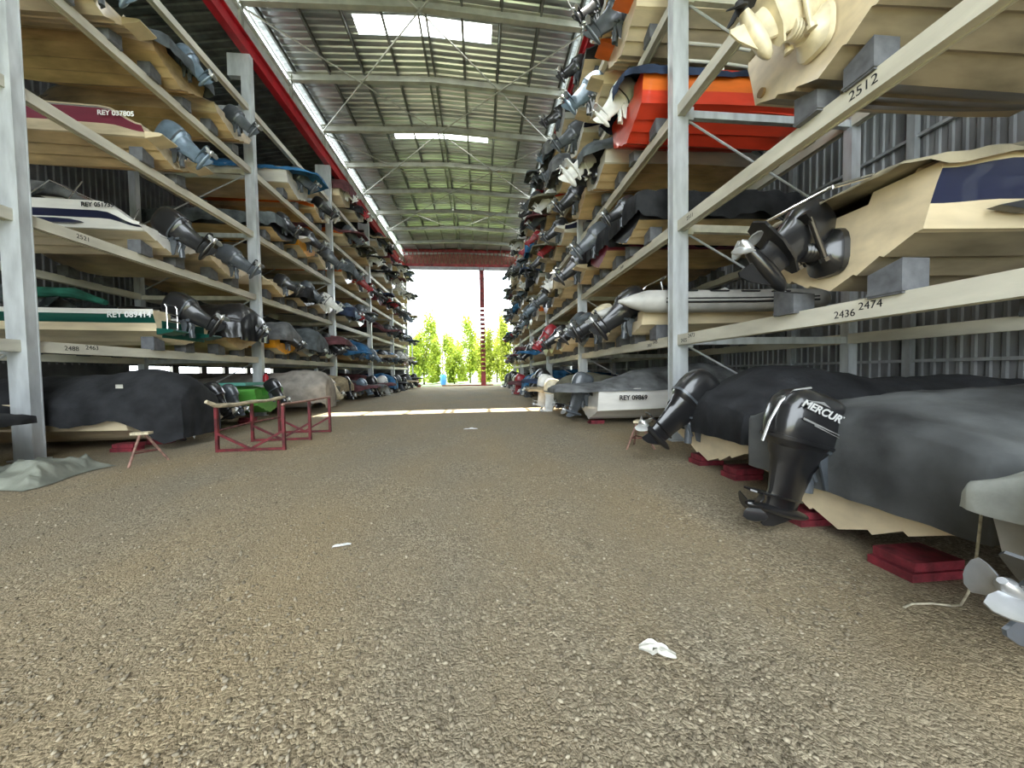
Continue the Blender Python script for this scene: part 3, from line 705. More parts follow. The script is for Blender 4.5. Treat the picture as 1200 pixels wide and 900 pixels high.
put('L', 15.85, 2, dict(cols=K('buff', 'black', 'black'), B=1.68, H=.65, deck=G['black'], cover=(T['black'], 'tent', .4, 38, .3, .4), motors=[('out', M['grey'], 48, .75)]),
    'boat under dull black cover, second shelf, middle of second bay, stand-side')
put('L', 17.7, 2, dict(cols=K('buff', 'white', 'red'), B=1.75, H=.75, deck=G['white'], motors=[('out', M['white'], 52, .8)], drop=.4, screen=True),
    'white boat with red stripe and white outboard, second shelf, second bay')
put('L', 14.1, 3, dict(cols=K('tan', 'black', 'black'), B=1.8, H=.65, deck=G['black'], cover=(T['slate'], 'low', .42, 39, .2, .3), motors=[('out', M['black'], 50, .7)]),
    'boat under slate cover, third shelf, just past the second post')
put('L', 16.0, 3, dict(cols=K('buff', 'yellow', 'yellow'), B=1.7, H=.8, deck=G['yellow'], drop=.2, motors=[('out', M['black'], 52, .85)], platform=G['white']),
    'bright yellow boat with black outboard, third shelf, second bay')
put('L', 17.85, 3, dict(cols=K('buff', 'cream', 'grey'), B=1.75, H=.8, deck=G['cream'], drop=.4, motors=[('out', M['grey'], 50, .9)], tower=CHROME),
    'cream boat with chrome arch rail, third shelf, second bay')
put('L', 15.4, 4, dict(cols=K('buff', 'white', 'white'), B=1.85, H=.82, L=6, deck=G['white'], cover=(T['blue'], 'screen', .12, 40), motors=[('out', M['grey'], 50, .85)]),
    'white boat under bright blue cover, fourth shelf, second bay')
put('L', 17.6, 4, dict(cols=K('tan', 'buff', 'orange'), B=1.75, H=.8, deck=G['buff'], drop=.4, motors=[('out', M['black'], 52, .85, .25), ('out', M['white'], 55, .7, -.35)]),
    'buff boat with one black and one white motor, fourth shelf, second bay')

# ---------------- the other rack, near bay
o = put('R', .93, 0, dict(cols=K('grey', 'grey', 'grey'), B=1.12, H=.56, deck=G['grey'], cover=(T['film'], 'dome', .14, 51, .06, .12), motors=[('out', M['grey'], 45, .64, .10, None, None, 0, mat('dull_prop', (.42, .43, .44), .3, .7, .1, 8))]),
    'grey boat under a dusty translucent cover with rope hanging beside it', dx=1.05, z=.25)
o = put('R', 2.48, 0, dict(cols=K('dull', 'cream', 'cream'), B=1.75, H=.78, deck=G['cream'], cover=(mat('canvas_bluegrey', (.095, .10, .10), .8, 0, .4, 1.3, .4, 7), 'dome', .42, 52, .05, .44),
    motors=[('out', M['black'], 16, .82, .12, None, M['black'], 0, M['black'])]),
    'cream boat under blue-grey cover with the large black outboard lettered MERCURY', dx=.68, z=.09)
mo = [c for c in o.children if c.name.startswith('outboard_motor')][0]
mo.scale.z *= .90; mo.location.z -= .05
tx = text('maker_lettering', 'MERCURY', .105, SILVER, None, frame((-.32, -.209, .40), (1, 0, -.16), (.16, 0, 1)), .002, .003, .25)
tx.parent = mo
b = MB()
for k, (za, zb) in enumerate(((.30, .22), (.26, .19))): b.prism([(-.50+.12*k, za), (-.08, zb), (-.02, zb-.012), (-.50+.12*k, za-.022+.008*k)], 'y', -.2085, -.2045)
b.prism([(-.52, .47), (-.34, .50), (-.26, .46), (-.36, .475)], 'y', -.198, -.190)
p = mk('cowl_flash', b.mesh('cowl_flash', smooth=False), mat('dull_silver', (.30, .30, .29), .4, .4, 0), mo); p['label'] = 'silver swoosh lines on the cowling'
b = MB(); b.tube([(-.655, -.02, -.02), (-.645, -.03, .2), (-.60, -.04, .42), (-.50, -.05, .57), (-.36, -.06, .635)], .012, 8); p = mk('cowl_edge_trim', b.mesh('cowl_edge_trim'), ALU, mo); p['label'] = 'pale trim line along the back of the cowling'
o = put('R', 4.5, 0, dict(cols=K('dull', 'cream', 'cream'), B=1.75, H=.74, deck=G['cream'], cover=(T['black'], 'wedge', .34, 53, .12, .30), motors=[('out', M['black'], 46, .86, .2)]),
    'boat under a black cover between the lettered black outboard and the first post', dx=.38, z=.12)
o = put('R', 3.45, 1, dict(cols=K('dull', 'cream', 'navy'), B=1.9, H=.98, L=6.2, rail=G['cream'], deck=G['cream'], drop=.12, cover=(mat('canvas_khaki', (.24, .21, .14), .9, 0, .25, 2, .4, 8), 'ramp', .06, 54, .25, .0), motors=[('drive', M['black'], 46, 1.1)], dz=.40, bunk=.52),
    'cream and navy boat with khaki cover on the beam marked 2474', dx=-.30)
b = MB(); b.tube([(-.55, .5, .84), (-.55, -.5, .84)], .018, 8); b.tube([(-.55, .5, .84), (.1, .72, .98)], .018, 8); b.tube([(-.55, -.5, .84), (.1, -.72, .98)], .018, 8); b.tube([(-.55, .1, .84), (-.05, .1, .62)], .015, 8); p = mk('stern_rail', b.mesh('stern_rail'), CHROME, o)
b = MB(); b.prism([(.5, .50), (.8, .56), (1.5, .58), (1.9, .56), (1.4, .50), (.8, .47)], 'y', -.94, -.86); p = mk('side_vent', b.mesh('side_vent', smooth=False), G['black'], o); p['label'] = 'dark vent recess in the side'
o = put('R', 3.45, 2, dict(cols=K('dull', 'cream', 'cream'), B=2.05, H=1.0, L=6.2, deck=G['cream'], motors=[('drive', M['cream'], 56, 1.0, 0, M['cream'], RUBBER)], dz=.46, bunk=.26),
    'cream boat with cream tilted stern drive above the beam marked 2512', dx=-.12, z=LV[2]+.21)
b = MB(); b.tube([(-.04, .72, .42), (-.01, .72, .42)], .055, 12); p = mk('drain_fitting', b.mesh('drain_fitting'), BROWN, o)
b = MB(); b.tube([(-.03, -.72, .30), (-.015, -.72, .30)], .05, 12); b.tube([(-.05, -.66, .34), (-.06, -.6, .55), (-.05, -.58, .8), (-.06, -.45, .95)], .008, 6); p = mk('drain_hose', b.mesh('drain_hose'), RUST, o)

# second bay of that rack
o = put('R', 8.98, 0, dict(cols=K('white', 'white', 'white'), B=1.75, H=.82, L=5.5, deck=G['white'], cover=(T['grey'], 'tent', .04, 61), motors=[('out', M['grey'], 20, .8)]),
    'white boat marked REY 09869 under grey cover, just past the first post', dx=.65, z=.12)
reg(o, 'REY 09869', 3.75, 8.98-.90, .74, .16, INK)
put('R', 10.66, 0, dict(cols=K('grey', 'grey', 'grey'), B=1.2, H=.7, deck=G['grey'], cover=(T['olive'], 'stern', .3, 62, .5, .4), motors=[('out', M['black'], 25, .7)]),
    'boat under olive cover on the gravel beside the white REY 09869 boat', dx=.6)
put('R', 12.03, 0, dict(cols=K('white', 'white', 'white'), B=1.25, H=.75, deck=G['white'], drop=.4, motors=[('out', M['white'], 12, .85, 0, M['cream'])], platform=G['white']),
    'sunlit white boat with cream outboard cowling, at the bright floor strip', dx=.75)
def rib(side, y, lv, label):
    r = empty('inflatable_boat', (XT[side], y, LV[lv]+.15), SIDEROT[side]); tag(r, label, 'boat', 'boats on the right-side rack')
    bunks(side, y, lv)
    hk = (4.7, 1.25, .46, 0)
    mk('hull', cached(('hull',)+hk, lambda: hull_mesh(*hk, notch=.3)), [G['cream'], G['cream'], G['cream'], G['cream']], r)
    mk('deck', cached(('deck',)+hk, lambda: deck_mesh(*hk)), G['grey'], r)
    half = [(-.62, .74, .62), (-.56, .74, .62), (-.3, .74, .62), (.0, .75, .62), (1.0, .78, .62), (2.2, .76, .64), (3.2, .70, .68), (4.0, .52, .74), (4.5, .27, .79), (4.72, .0, .81)]
    rr = [.03, .05, .15, .235, .24, .24, .24, .235, .225, .22]
    b = MB(); b.tube(half+[(x, -yy, z) for x, yy, z in half[:-1][::-1]], rr+rr[:-1][::-1], 18)
    t = mk('buoyancy_tube', b.mesh('buoyancy_tube', 50), mat('hypalon_grey', (.50, .49, .45), .5, 0, .1, 3), r)
    for s_ in (-1, 1):
        for dz, rad in ((.02, .016), (-.055, .022)):
            b = MB(); b.tube([(x, s_*(yy+.235), z+dz) for x, yy, z in half[4:8]], rad, 8); b.tube([(.3, s_*.985, .62+dz), (1.0, s_*1.015, .62+dz)], rad, 8); mk('rub_strake', b.mesh('rub_strake'), RUBBER, t)
        for x in (.8, 1.5, 2.2, 2.9):
            b = MB(); b.box(x-.2, x+.2, s_*.90-.07, s_*.90+.07, .80, .825); mk('grab_patch', b.mesh('grab_patch', smooth=False), RUBBER, t, (0, 0, -.0))
    outboard(r, -.02, 0, .34, M['black'], 52, .98, M['black'], M['black'])
    b = MB()
    for s_ in (-1, 1): b.tube([(.6, s_*.5, .4), (.45, s_*.5, 1.1), (.6, s_*.45, 1.25)], .02, 8)
    b.tube([(.6, -.45, 1.25), (.6, .45, 1.25)], .02, 8); mk('arch_rail', b.mesh('arch_rail'), CHROME, r)
    b = MB(); b.prism([(1.7, .3), (2.4, .3), (2.3, .95), (2.1, 1.05), (1.8, .9)], 'y', -.3, .3); mk('console', b.mesh('console', smooth=False), G['white'], r)
    return r
rib('R', 7.75, 1, 'grey inflatable boat with tilted black outboard on the lowest shelf')
put('R', 9.68, 1, dict(cols=K('buff', 'buff', 'cream'), B=1.7, H=.62, deck=G['buff'], drop=.3, motors=[('out', M['black'], 60, .95, 0, M['cream'])]),
    'buff boat with cream-topped black outboard, lowest shelf, beside the grey inflatable')
put('R', 11.5, 1, dict(cols=K('tan', 'black', 'black'), B=1.7, H=.7, deck=G['black'], cover=(T['slate'], 'stern', .2, 63, .4, .3), motors=[('out', M['black'], 45, .85, .2), ('out', M['grey'], 52, .7, -.4)]),
    'black boat with slate cover and two motors, lowest shelf, before the second post')
put('R', 8.0, 2, dict(cols=K('tan', 'black', 'black'), B=1.7, H=.8, deck=G['black'], cover=(T['black'], 'low', .5, 64, .1, .4), motors=[('out', M['black'], 56, .6)]),
    'black-covered boat, second shelf, just past the first post, rope-side')
put('R', 9.9, 2, dict(cols=K('tan', 'maroon', 'black'), B=1.7, H=.8, deck=G['black'], cover=(T['black'], 'tent', .45, 65, .1, .4), motors=[('out', M['grey'], 50, .85)]),
    'maroon-sided boat under black cover, second shelf, middle of bay, rope-side')
put('R', 11.75, 2, dict(cols=K('tan', 'cream', 'black'), B=1.7, H=.85, deck=G['cream'], drop=.45, motors=[('out', M['black'], 52, .95)], platform=G['cream'], tower=ALU),
    'cream boat with black stripe and arch rail, second shelf, before the second post')
o = put('R', 7.75, 3, dict(cols=K('red', 'red', 'orange'), B=1.78, H=.95, L=6, deck=G['red'], cover=(T['navy'], 'stern', .16, 66, .35, .1), motors=[('out', M['white'], 42, .8)]),
    'bright red boat under navy cover, third shelf, just past the first post', dx=.1)
b = MB()
for x in (.95, 1.75): b.tube([(x, -.8, .95), (x, -.8, 1.55)], .03, 8)
for z in (1.2, 1.55): b.tube([(.95, -.8, z), (1.75, -.8, z), (2.4, -.75, z)], .03, 8)
mk('guard_rail', b.mesh('guard_rail'), G['white'], o)

put('R', 9.7, 3, dict(cols=K('tan', 'white', 'white'), B=1.75, H=.85, deck=G['white'], drop=.3, motors=[('drive', M['white'], 50, 1.1)], cover=(T['slate'], 'motor', .05, 67, .5, .1)),
    'white boat with slate cover drooping over its stern, third shelf, rope-side', dx=.15)
put('R', 11.6, 3, dict(cols=K('tan', 'tan', 'cream'), B=1.75, H=.85, deck=G['tan'], drop=.3, motors=[('out', M['black'], 50, .9)]),
    'tan boat with black outboard, third shelf, before the second post, rope-side', dx=.1)
put('R', 8.0, 4, dict(cols=K('buff', 'cream', 'orange'), B=1.85, H=.9, L=6, deck=G['cream'], drop=.2, motors=[('out', M['grey'], 50, .9)], platform=G['orange'], tower=CHROME),
    'cream boat with orange stripe, fourth shelf, just past the first post', dx=.1)
put('R', 9.9, 4, dict(cols=K('buff', 'cream', 'cream'), B=1.75, H=.85, deck=G['cream'], drop=.4, motors=[('out', M['blue'], 52, .95)], platform=G['cream']),
    'cream boat with steel-blue outboard, fourth shelf, above the navy cover', dx=.1)
put('R', 11.7, 4, dict(cols=K('buff', 'white', 'navy'), B=1.75, H=.85, deck=G['white'], drop=.4, motors=[('out', M['grey'], 55, .9)]),
    'white boat with navy stripe, fourth shelf, before the second post, rope-side', dx=.1)

# ---------------- everything further down the aisle
TIER = ['on the gravel', 'lowest shelf', 'second shelf', 'third shelf', 'fourth shelf', 'top shelf']
BAYN = ['first', 'second', 'third', 'fourth', 'fifth', 'sixth']
SLOT = ['near berth', 'middle berth', 'far berth']
HC = [('cream', 'cream', 'cream'), ('buff', 'white', 'navy'), ('tan', 'cream', 'red'), ('buff', 'white', 'white'), ('tan', 'buff', 'buff'), ('buff', 'grey', 'black'),
      ('tan', 'cream', 'blue'), ('buff', 'black', 'black'), ('tan', 'white', 'green'), ('buff', 'cream', 'orange'), ('tan', 'maroon', 'maroon')]
CC = ['grey', 'black', 'navy', 'olive', 'tan', 'slate', 'blue', 'maroon', None, None, None, None]
MC = ['black', 'grey', 'black', 'blue', 'grey', 'white', 'black', 'red']
def fill(side, bay, lv, slot):
    rn = RND; y0 = YL if side == 'L' else YR
    y = y0+bay*S+1.35+slot*1.88+rn.uniform(-.02, .02)
    hc = rn.choice(HC); cc = rn.choice(CC); mc = rn.choice(MC); mc2 = rn.choice(MC)
    geo = rn.choice([(5.2, 1.70, .80, 0), (5.4, 1.72, .82, .45), (5.0, 1.66, .74, .3)])
    sp = dict(cols=K(*hc), L=geo[0], B=geo[1], H=geo[2], drop=geo[3], deck=G[hc[1]])
    tl = rn.choice([44, 48, 52, 56, 60]) if lv else rn.choice([14, 22, 30, 40])
    sp['motors'] = [('out', M[mc], tl, rn.choice([.75, .85, .95]))] if rn.random() < .72 else [('out', M[mc], tl, .75, .26), ('out', M[mc2], tl+4, .75, -.30)]
    if cc: sp['cover'] = (T[cc],)+rn.choice([('low', .2, 71), ('stern', .25, 72, .4, .3), ('tent', .15, 73), ('motor', .2, 74, .45, .35), ('screen', .12, 75)])
    else:
        if rn.random() < .6: sp['screen'] = True
        if geo[3] and rn.random() < .5: sp['platform'] = G[hc[1]]
        if rn.random() < .3: sp['tower'] = CHROME
    look = ('%s-covered' % cc if cc else hc[2] if hc[2] == hc[1] else '%s-striped' % hc[2])+' '+(hc[1] if not (not cc and hc[2] == hc[1]) else 'open')+' boat'
    lab = '%s, %s, %s bay, %s, %s-side rack' % (look, TIER[lv], BAYN[bay], SLOT[slot], 'left' if side == 'L' else 'right')
    put(side, y, lv, sp, lab, dx=rn.uniform(0, .15) if lv else rn.uniform(.4, .75))
for bay in (2, 3, 4):
    for lv in range(6):
        for slot in range(3):
            if RND.random() < (.93 if lv < 5 else .8): fill('L', bay, lv, slot)
for slot in (0, 2): fill('L', 1, 5, slot) if False else None
for bay in (1, 2, 3, 4):
    for lv in range(6):
        for slot in range(3):
            if RND.random() < .95: fill('R', bay, lv, slot)
for slot in range(3): fill('R', 0, 5, slot)
to_mesh_text()

# ================================================================== LOOSE THINGS
# ---- red boat stand: three welded frames joined by padded top rails
st = empty('boat_stand', (-4.3, 7.8, 0)); tag(st, 'low red steel boat stand with worn pale top rails on the gravel', 'stand')
for fy, nm in ((-.95, 0), (.05, 1), (1.05, 2)):
    b = MB()
    for x in (-.60, .58): b.bar((x, fy, 0), (x, fy, .84), .05, .05, up=(0, 1, 0))
    b.bar((-.60, fy, .03), (.58, fy, .03), .045, .045); b.bar((-.58, fy, .34), (-.02, fy, .04), .04, .04); b.bar((.56, fy, .36), (-.02, fy, .04), .04, .04)
    mk('end_frame', b.mesh('end_frame', smooth=False), mat('stand_red', (.13, .014, .018), .5, 0, .35, 6), st)
b = MB(); b.tube([(-.60, -.95, .40), (-.60, .05, .42), (-.60, 1.05, .40)], .02, 8); mk('side_rail', b.mesh('side_rail'), RUST, st)
b = MB(); b.tube([(-.64, -1.12, .96), (-.60, -.95, .87), (-.61, -.4, .84), (-.60, .05, .86), (-.61, .6, .84), (-.60, 1.05, .87), (-.60, 1.3, .88)], [.035, .045, .04, .042, .035, .045, .03], 8); p = mk('top_rail', b.mesh('top_rail'), WOOD, st); p['label'] = 'pale worn top rail'
b = MB(); b.tube([(.58, -.97, .87), (.57, .05, .86), (.58, 1.08, .87)], .024, 8); p = mk('top_rail', b.mesh('top_rail'), mat('faded_pink_rail', (.36, .2, .15), .6, 0, .3, 6), st)
# ---- prop stands
def jack(x, y, rz, h, wdt, label):
    r = empty('prop_stand', (x, y, 0), rz); tag(r, label, 'stand')
    for k in range(3):
        a = 2*PI*k/3+.5; b = MB(); b.tube([(wdt*math.cos(a), wdt*math.sin(a), .0), (.04*math.cos(a), .04*math.sin(a), h*.92)], .018, 8); mk('leg', b.mesh('stand_leg'), mat('faded_rust', (.27, .15, .11), .6, 0, .35, 12), r)
    b = MB()
    pts = [(wdt*.6*math.cos(2*PI*k/3+.5), wdt*.6*math.sin(2*PI*k/3+.5), h*.38) for k in range(3)]
    for k in range(3): b.tube([pts[k], pts[(k+1) % 3]], .01, 6)
    mk('cross_tie', b.mesh('cross_tie'), RUST, r)
    b = MB(); b.box(-.12, .12, -.06, .06, h*.92, h); p = mk('top_pad', b.mesh('top_pad', smooth=False), WOOD, r)
jack(-5.55, 6.15, .2, .52, .3, 'rusty prop stand with pale top beside the black tarpaulin')
jack(2.85, 5.95, .9, .50, .28, 'rusty red prop stand on the gravel near the white REY 09869 boat')
# ---- grey-green tarpaulin heap
NX, NY = 110, 70; b = MB(); rings = []
for i in range(NX):
    u = i/(NX-1); ring = []
    for j in range(NY):
        v = j/(NY-1); x = -7.65+u*1.85+.10*math.sin(v*5+1)*(u > .5); y = 4.75+v*1.25-.12*math.sin(u*6)
        ed = min(u*5, (1-u)*6, v*5, (1-v)*5, 1); ed = math.sin(max(0, ed)*PI/2)
        nz = noise.fractal(Vector((x*2.0, y*2.6, 3.1)), 1, 2.1, 4)
        hgt = .13+.15*math.exp(-((u-.74)/.2)**2)*math.exp(-((v-.6)/.5)**2)+.10*math.exp(-((u-.93)/.07)**2)*math.exp(-((v-.5)/.25)**2)
        hgt += .06*(1-abs(math.sin(v*7+u*4.5+nz*1.8))*1.6)+.05*nz-.03*abs(math.sin(u*9-v*5+nz*2))
        ring.append((x, y, max(.012, ed*max(.03, hgt))))
    rings.append(ring)
b.loft(rings, 0, False)
tag(mk('tarpaulin', b.mesh('tarpaulin', 80), mat('tarp_greygreen', (.20, .21, .17), .6, 0, .18, 3, .3, 14)), 'crumpled grey-green tarpaulin heaped on the gravel by the first post', 'tarpaulin')
# ---- green tub behind the post
r = empty('storage_tub', (-8.1, 6.02, 0)); tag(r, 'dark green plastic tub partly hidden behind the first post', 'tub')
b = MB(); b.loft([sring(0, 0, l, w_, z, 20, 5) for z, l, w_ in ((0, .50, .36), (.22, .56, .42))], 0, True, True, False); mk('tub_body', b.mesh('tub_body'), G['green'], r)
b = MB(); b.loft([sring(0, 0, l, w_, z, 20, 5) for z, l, w_ in ((.22, .60, .46), (.25, .60, .46), (.26, .5, .36))], 0, True, True, True); mk('tub_lid', b.mesh('tub_lid'), G['green'], r)
# ---- red canister on the second post
r = empty('fire_extinguisher', (XL+.09, YL+S+.06, 1.05)); tag(r, 'small red extinguisher hung on the second post above the stand', 'extinguisher')
b = MB(); b.tube([(0, 0, -.0), (0, 0, .03), (0, 0, .36), (0, 0, .42), (0, 0, .45)], [.06, .085, .085, .05, .03], 16); mk('cylinder', b.mesh('extinguisher_cylinder'), REDP, r)
b = MB(); b.box(-.03, .03, -.03, .03, .45, .50); b.tube([(.03, 0, .48), (.10, 0, .44), (.11, 0, .2)], .012, 8); mk('valve', b.mesh('extinguisher_valve'), RUBBER, r)
# ---- red timber blocks under the boats on the gravel
def rblock(x, y, z1, label, rz=0, l=.38):
    b = MB(); b.box(-l/2, l/2, -.13, .13, 0, z1*.5-.005); b.box(-l/2+.03, l/2+.02, -.12, .12, z1*.5, z1)
    o = mk('timber_block', b.mesh('timber_block', smooth=False), mat('red_timber', (.20, .02, .03), .7, 0, .3, 8, .3, 20), None, (x, y, 0), (0, 0, rz)); tag(o, label, 'block', 'red support blocks on the gravel')
rblock(2.95, 2.05, .12, 'red timber block under the corner of the blue-grey covered boat'); rblock(2.98, 2.85, .12, 'red timber block under the stern beside the lettered black outboard')
rblock(3.35, 4.1, .14, 'red timber block under the black-covered boat, rope-side rack'); rblock(3.35, 4.8, .14, 'red timber block under the black-covered boat beside the first post')
rblock(-6.85, 7.3, .15, 'dark red timber block under the black tarpaulin boat, near side'); rblock(-6.85, 8.0, .15, 'dark red timber block behind the prop stand')
rblock(-7.0, 9.45, .18, 'red timber block under the grey-sided boat'); rblock(-7.0, 11.0, .18, 'red timber block under the bright green boat')
rblock(2.9, .66, .25, 'red timber block under the boat with translucent cover'); rblock(3.1, 8.98, .085, 'low red timber block under the white REY 09869 boat')
# ---- rope, bag, litter
b = MB(); b.tube([(2.60, 1.53, .66), (2.61, 1.55, .40), (2.65, 1.60, .16), (2.70, 1.66, .04), (2.70, 1.70, .008), (2.62, 1.73, .008), (2.5, 1.74, .008), (2.42, 1.72, .008)], .006, 8)
tag(mk('mooring_rope', b.mesh('rope'), ROPE), 'thin pale rope hanging from the translucent cover onto the gravel', 'rope')
def litter(name, x, y, sx_, sy_, rz, m, label, cat, h=.03, seed=1):
    b = MB(); R = []
    for i in range(9):
        u = i/8; R.append([((u-.5)*sx_, (v-.5)*sy_*(math.sin(PI*(u*.8+.1))**.6), .004+h*abs(noise.noise(Vector((u*3+seed, v*3, seed))))*math.sin(PI*u)*1.6) for v in [k/7 for k in range(8)]])
    b.loft(R, 0, False); tag(mk(name, b.mesh(name, 70), m, None, (x, y, .006), (0, 0, rz)), label, cat)
PLASTIC = mat('crumpled_plastic', (.62, .60, .52), .3, 0, .15, 20)
litter('plastic_wrapper', .85, 1.58, .17, .07, -.45, PLASTIC, 'crumpled translucent plastic wrapper lying on the gravel', 'wrapper', .05)
litter('paper_scrap', -1.15, 2.88, .14, .05, .2, WHITEINK, 'thin white paper scrap on the gravel, before the stand', 'scrap', .02, 3)
litter('paper_scrap', -.25, 8.6, .35, .14, .1, WHITEINK, 'white scrap lying further up the middle of the aisle', 'scrap', .03, 5)
litter('paper_scrap', 2.95, 1.32, .12, .05, .3, WHITEINK, 'small pale scrap on the gravel below the shiny propeller', 'scrap', .02, 7)
# ---- loose stones over the near gravel
rs = np.random.RandomState(4); NST = 15000
ic = bmesh.new(); bmesh.ops.create_icosphere(ic, subdivisions=1, radius=1); iv = np.array([v.co[:] for v in ic.verts]); ifc = np.array([[v.index for v in f.verts] for f in ic.faces]); ic.free()
yy = .75+8.0*rs.rand(NST)**2.0; xx = -1.2+(rs.rand(NST)-.42)*2*(yy*1.35+.6)
keep = (xx > -5.5) & (xx < 2.6) & ~((xx < -3.5) & (yy > 6.6)); xx, yy = xx[keep], yy[keep]; n = len(xx)
sz = .0045+.0075*rs.rand(n)**2.2
V = iv[None]*(1+.5*(rs.rand(n, len(iv), 1)-.5)); V = V*sz[:, None, None]*np.stack([1+.6*rs.rand(n), .7+.4*rs.rand(n), .5+.3*rs.rand(n)], 1)[:, None, :]
th = rs.rand(n)*6.28; c, s = np.cos(th)[:, None], np.sin(th)[:, None]
W_ = np.stack([V[..., 0]*c-V[..., 1]*s+xx[:, None], V[..., 0]*s+V[..., 1]*c+yy[:, None], V[..., 2]+(sz*.35)[:, None]], -1).reshape(-1, 3)
Fc = (ifc[None]+(np.arange(n)*len(iv))[:, None, None]).reshape(-1, 3)
me = bpy.data.meshes.new('loose_stones'); me.vertices.add(len(W_)); me.vertices.foreach_set('co', W_.ravel()); me.loops.add(Fc.size); me.loops.foreach_set('vertex_index', Fc.ravel().astype(np.int32))
me.polygons.add(len(Fc)); me.polygons.foreach_set('loop_start', np.arange(0, Fc.size, 3, dtype=np.int32)); me.update(calc_edges=True)
SM = bpy.data.materials.new('stone_mix'); SM.use_nodes = True; nt = SM.node_tree
gi = nt.nodes.new('ShaderNodeNewGeometry'); rr_ = nt.nodes.new('ShaderNodeValToRGB'); rr_.color_ramp.elements[0].color = (.13, .105, .07, 1); rr_.color_ramp.elements[1].color = (.36, .31, .22, 1)
e = rr_.color_ramp.elements.new(.6); e.color = (.22, .185, .125, 1)
nt.links.new(gi.outputs['Random Per Island'], rr_.inputs['Fac']); nt.links.new(rr_.outputs['Color'], nt.nodes['Principled BSDF'].inputs['Base Color']); nt.nodes['Principled BSDF'].inputs['Roughness'].default_value = .85
tag(mk('loose_stones', me, SM), 'loose small stones scattered over the gravel of the aisle', 'stones', kind='stuff')
# ---- trees beyond the opening
LEAF = [mat('leaf_%d' % k, c, .6, 0, .25, 1.5) for k, c in enumerate(((.20, .30, .03), (.13, .22, .03), (.28, .33, .05)))]
for m_ in LEAF:
    nt = m_.node_tree; ps = nt.nodes['Principled BSDF']; tb = nt.nodes.new('ShaderNodeBsdfTranslucent'); tb.inputs['Color'].default_value = (.42, .50, .06, 1)
    ms = nt.nodes.new('ShaderNodeMixShader'); ms.inputs[0].default_value = .5; nt.links.new(ps.outputs[0], ms.inputs[1]); nt.links.new(tb.outputs[0], ms.inputs[2]); nt.links.new(ms.outputs[0], nt.nodes['Material Output'].inputs[0])
BARK = mat('bark', (.10, .075, .05), .9, 0, .3, 6)
def crown_mesh(seed, w, h, n):
    rs = np.random.RandomState(seed); cl = rs.randn(16, 3)*np.array([w*.33, w*.33, h*.26])+np.array([0, 0, h*.56])
    k = rs.randint(0, 16, n); P = cl[k]+rs.randn(n, 3)*np.array([w*.13, w*.13, h*.10]); rr = np.hypot(P[:, 0], P[:, 1]); f = np.minimum(1, (w/2)/np.maximum(rr, 1e-6)); P[:, :2] *= f[:, None]; P[:, 2] = np.abs(P[:, 2]-.25)+.25
    a = rs.randn(n, 3); a /= np.linalg.norm(a, axis=1)[:, None]; t = rs.randn(n, 3); t -= a*(a*t).sum(1)[:, None]; t /= np.linalg.norm(t, axis=1)[:, None]
    l = (.22+.20*rs.rand(n))[:, None]; wv = l*.45
    Q = np.stack([P-a*l*.5, P+t*wv*.5, P+a*l*.5, P-t*wv*.5], 1).reshape(-1, 3)
    me = bpy.data.meshes.new('tree_crown'); me.from_pydata([tuple(q) for q in Q], [], [(4*i, 4*i+1, 4*i+2, 4*i+3) for i in range(n)]); return me
CR = [crown_mesh(s_, 3.15, h, 7500) for s_, h in ((1, 7.2), (2, 6.0), (3, 8.4))]
def trunk_mesh(seed, h):
    rn = random.Random(seed); b = MB(); b.tube([(0, 0, 0), (.05, 0, h*.3), (-.05, .05, h*.6), (0, 0, h*.85)], [.12, .10, .07, .03], 8)
    for k in range(7):
        z = h*(.25+.08*k); a = rn.random()*6.28; b.tube([(0, 0, z), (math.cos(a)*.6, math.sin(a)*.6, z+.5), (math.cos(a)*1.0, math.sin(a)*1.0, z+1.1)], [.05, .035, .012], 6)
    return b.mesh('trunk')
TK = [trunk_mesh(1, 6.4), trunk_mesh(2, 5.2), trunk_mesh(3, 7.4)]
tl = [(-13.4+2.0*i, 46.6 if i % 2 else 51.2, (2, 0, 1, 0, 2, 1, 0, 1, 0, 2, 0, 2)[i]) for i in range(12)]
nmz = ['first', 'second', 'third', 'fourth', 'fifth', 'sixth', 'seventh', 'eighth', 'ninth', 'tenth', 'eleventh', 'twelfth']
for i, (x, y, k) in enumerate(sorted(tl)):
    r = empty('leafy_tree', (x, y, -.012), i*1.3); sc_ = 1+.12*math.sin(i*2.3); r.scale = (sc_,)*3
    tag(r, 'sunlit yellow-green tree beyond the far opening, '+('%s counting from the left-side jamb' % nmz[i-2] if 2 <= i <= 11 else 'hidden past the jamb'), 'tree', 'trees beyond the far opening')
    mk('crown', CR[k], LEAF[(i+k) % 3], r); mk('trunk', TK[k], BARK, r)
r = empty('water_butt', (-4.6, 44, -.012)); tag(r, 'distant blue barrel standing outside the far opening', 'barrel')
b = MB(); b.tube([(0, 0, 0), (0, 0, .1), (0, 0, .6), (0, 0, 1.2), (0, 0, 1.3)], [.34, .36, .40, .36, .32], 16); mk('barrel_body', b.mesh('barrel_body'), G['blue'], r)
b = MB(); b.tube([(0, 0, 1.3), (0, 0, 1.36)], .3, 16); mk('barrel_lid', b.mesh('barrel_lid'), G['black'], r)


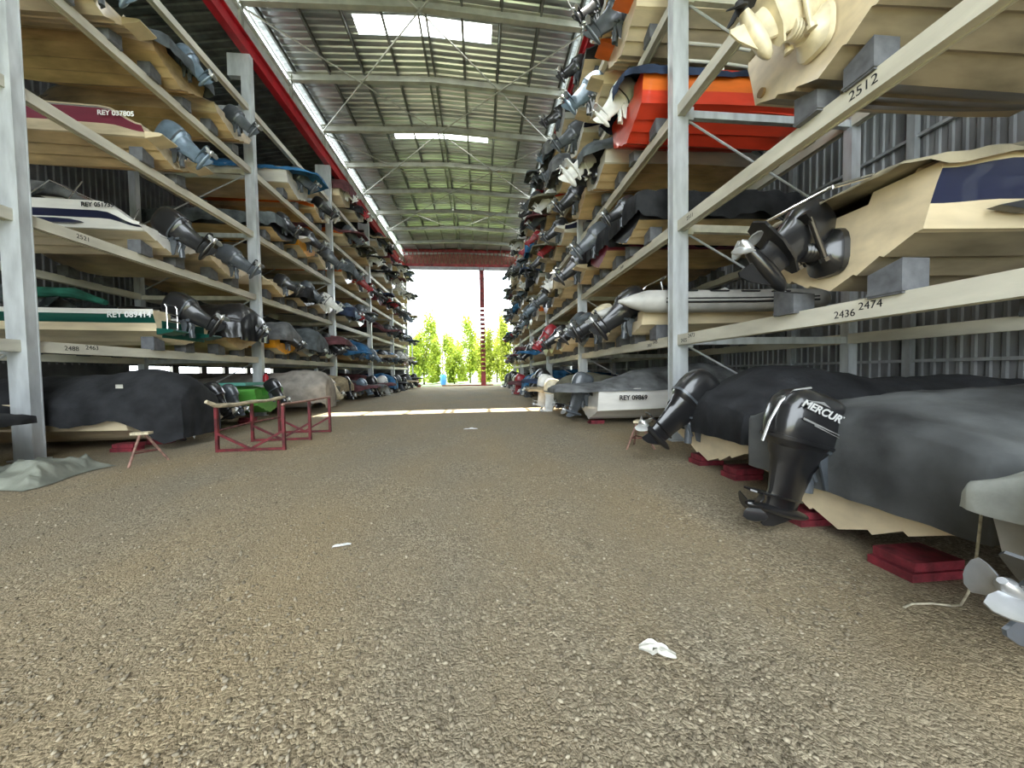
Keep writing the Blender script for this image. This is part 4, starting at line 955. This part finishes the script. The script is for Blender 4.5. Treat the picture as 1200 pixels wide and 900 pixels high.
# ================================================================== CAMERA AND LIGHT
F, YAW, PIT, ROL = 401.5, .0936, .033, -.0155
cy, sy = math.cos(YAW), math.sin(YAW)
fw = Vector((sy*math.cos(PIT), cy*math.cos(PIT), -math.sin(PIT))); rt = Vector((cy, -sy, 0)); up = rt.cross(fw)
c_, s_ = math.cos(ROL), math.sin(ROL)
r2 = rt*c_+up*s_; u2 = up*c_-rt*s_
cam = bpy.data.cameras.new('camera'); co = bpy.data.objects.new('camera', cam); COL.objects.link(co)
co.matrix_world = Matrix.Translation((0, 0, 1.4)) @ Matrix((r2, u2, -fw)).transposed().to_4x4()
cam.sensor_width = 36; cam.lens = F*36/1200; cam.clip_start = .05; cam.clip_end = 400
sc.camera = co

w = bpy.data.worlds.new('sky'); sc.world = w; w.use_nodes = True
bg = w.node_tree.nodes['Background']; bg.inputs[0].default_value = (.86, .94, 1.0, 1); bg.inputs[1].default_value = 2.6
sun = bpy.data.lights.new('sun', 'SUN'); so = bpy.data.objects.new('sun', sun); COL.objects.link(so)
sun.energy = 11.0; sun.angle = math.radians(.53); sun.color = (1, .96, .88)
so.rotation_euler = Vector((.05, .29, -1)).to_track_quat('-Z', 'Y').to_euler()
def portal(nm, loc, rot, sx_, sy_):
    l = bpy.data.lights.new(nm, 'AREA'); l.shape = 'RECTANGLE'; l.size = sx_; l.size_y = sy_; l.cycles.is_portal = True
    o = bpy.data.objects.new(nm, l); COL.objects.link(o); o.location = loc; o.rotation_euler = rot
portal('portal_far', (RX, YEND+.1, 6.6), (-PI/2, 0, 0), 12.2, 13)
portal('portal_near', (RX-.1, YNEAR-.1, 7.4), (PI/2, 0, 0), 12.6, 14.8)
portal('portal_roof', (-1.6, 8.5, 15.3), (0, 0, 0), 9.8, 1.2)

sc.view_settings.view_transform = 'Standard'; sc.view_settings.look = 'None'
sc.view_settings.exposure = 1.78; sc.view_settings.gamma = 1; sc.view_settings.use_curve_mapping = False
sc.cycles.max_bounces = 8; sc.cycles.diffuse_bounces = 5; sc.cycles.glossy_bounces = 3; sc.cycles.transmission_bounces = 4; sc.cycles.caustics_reflective = False; sc.cycles.caustics_refractive = False
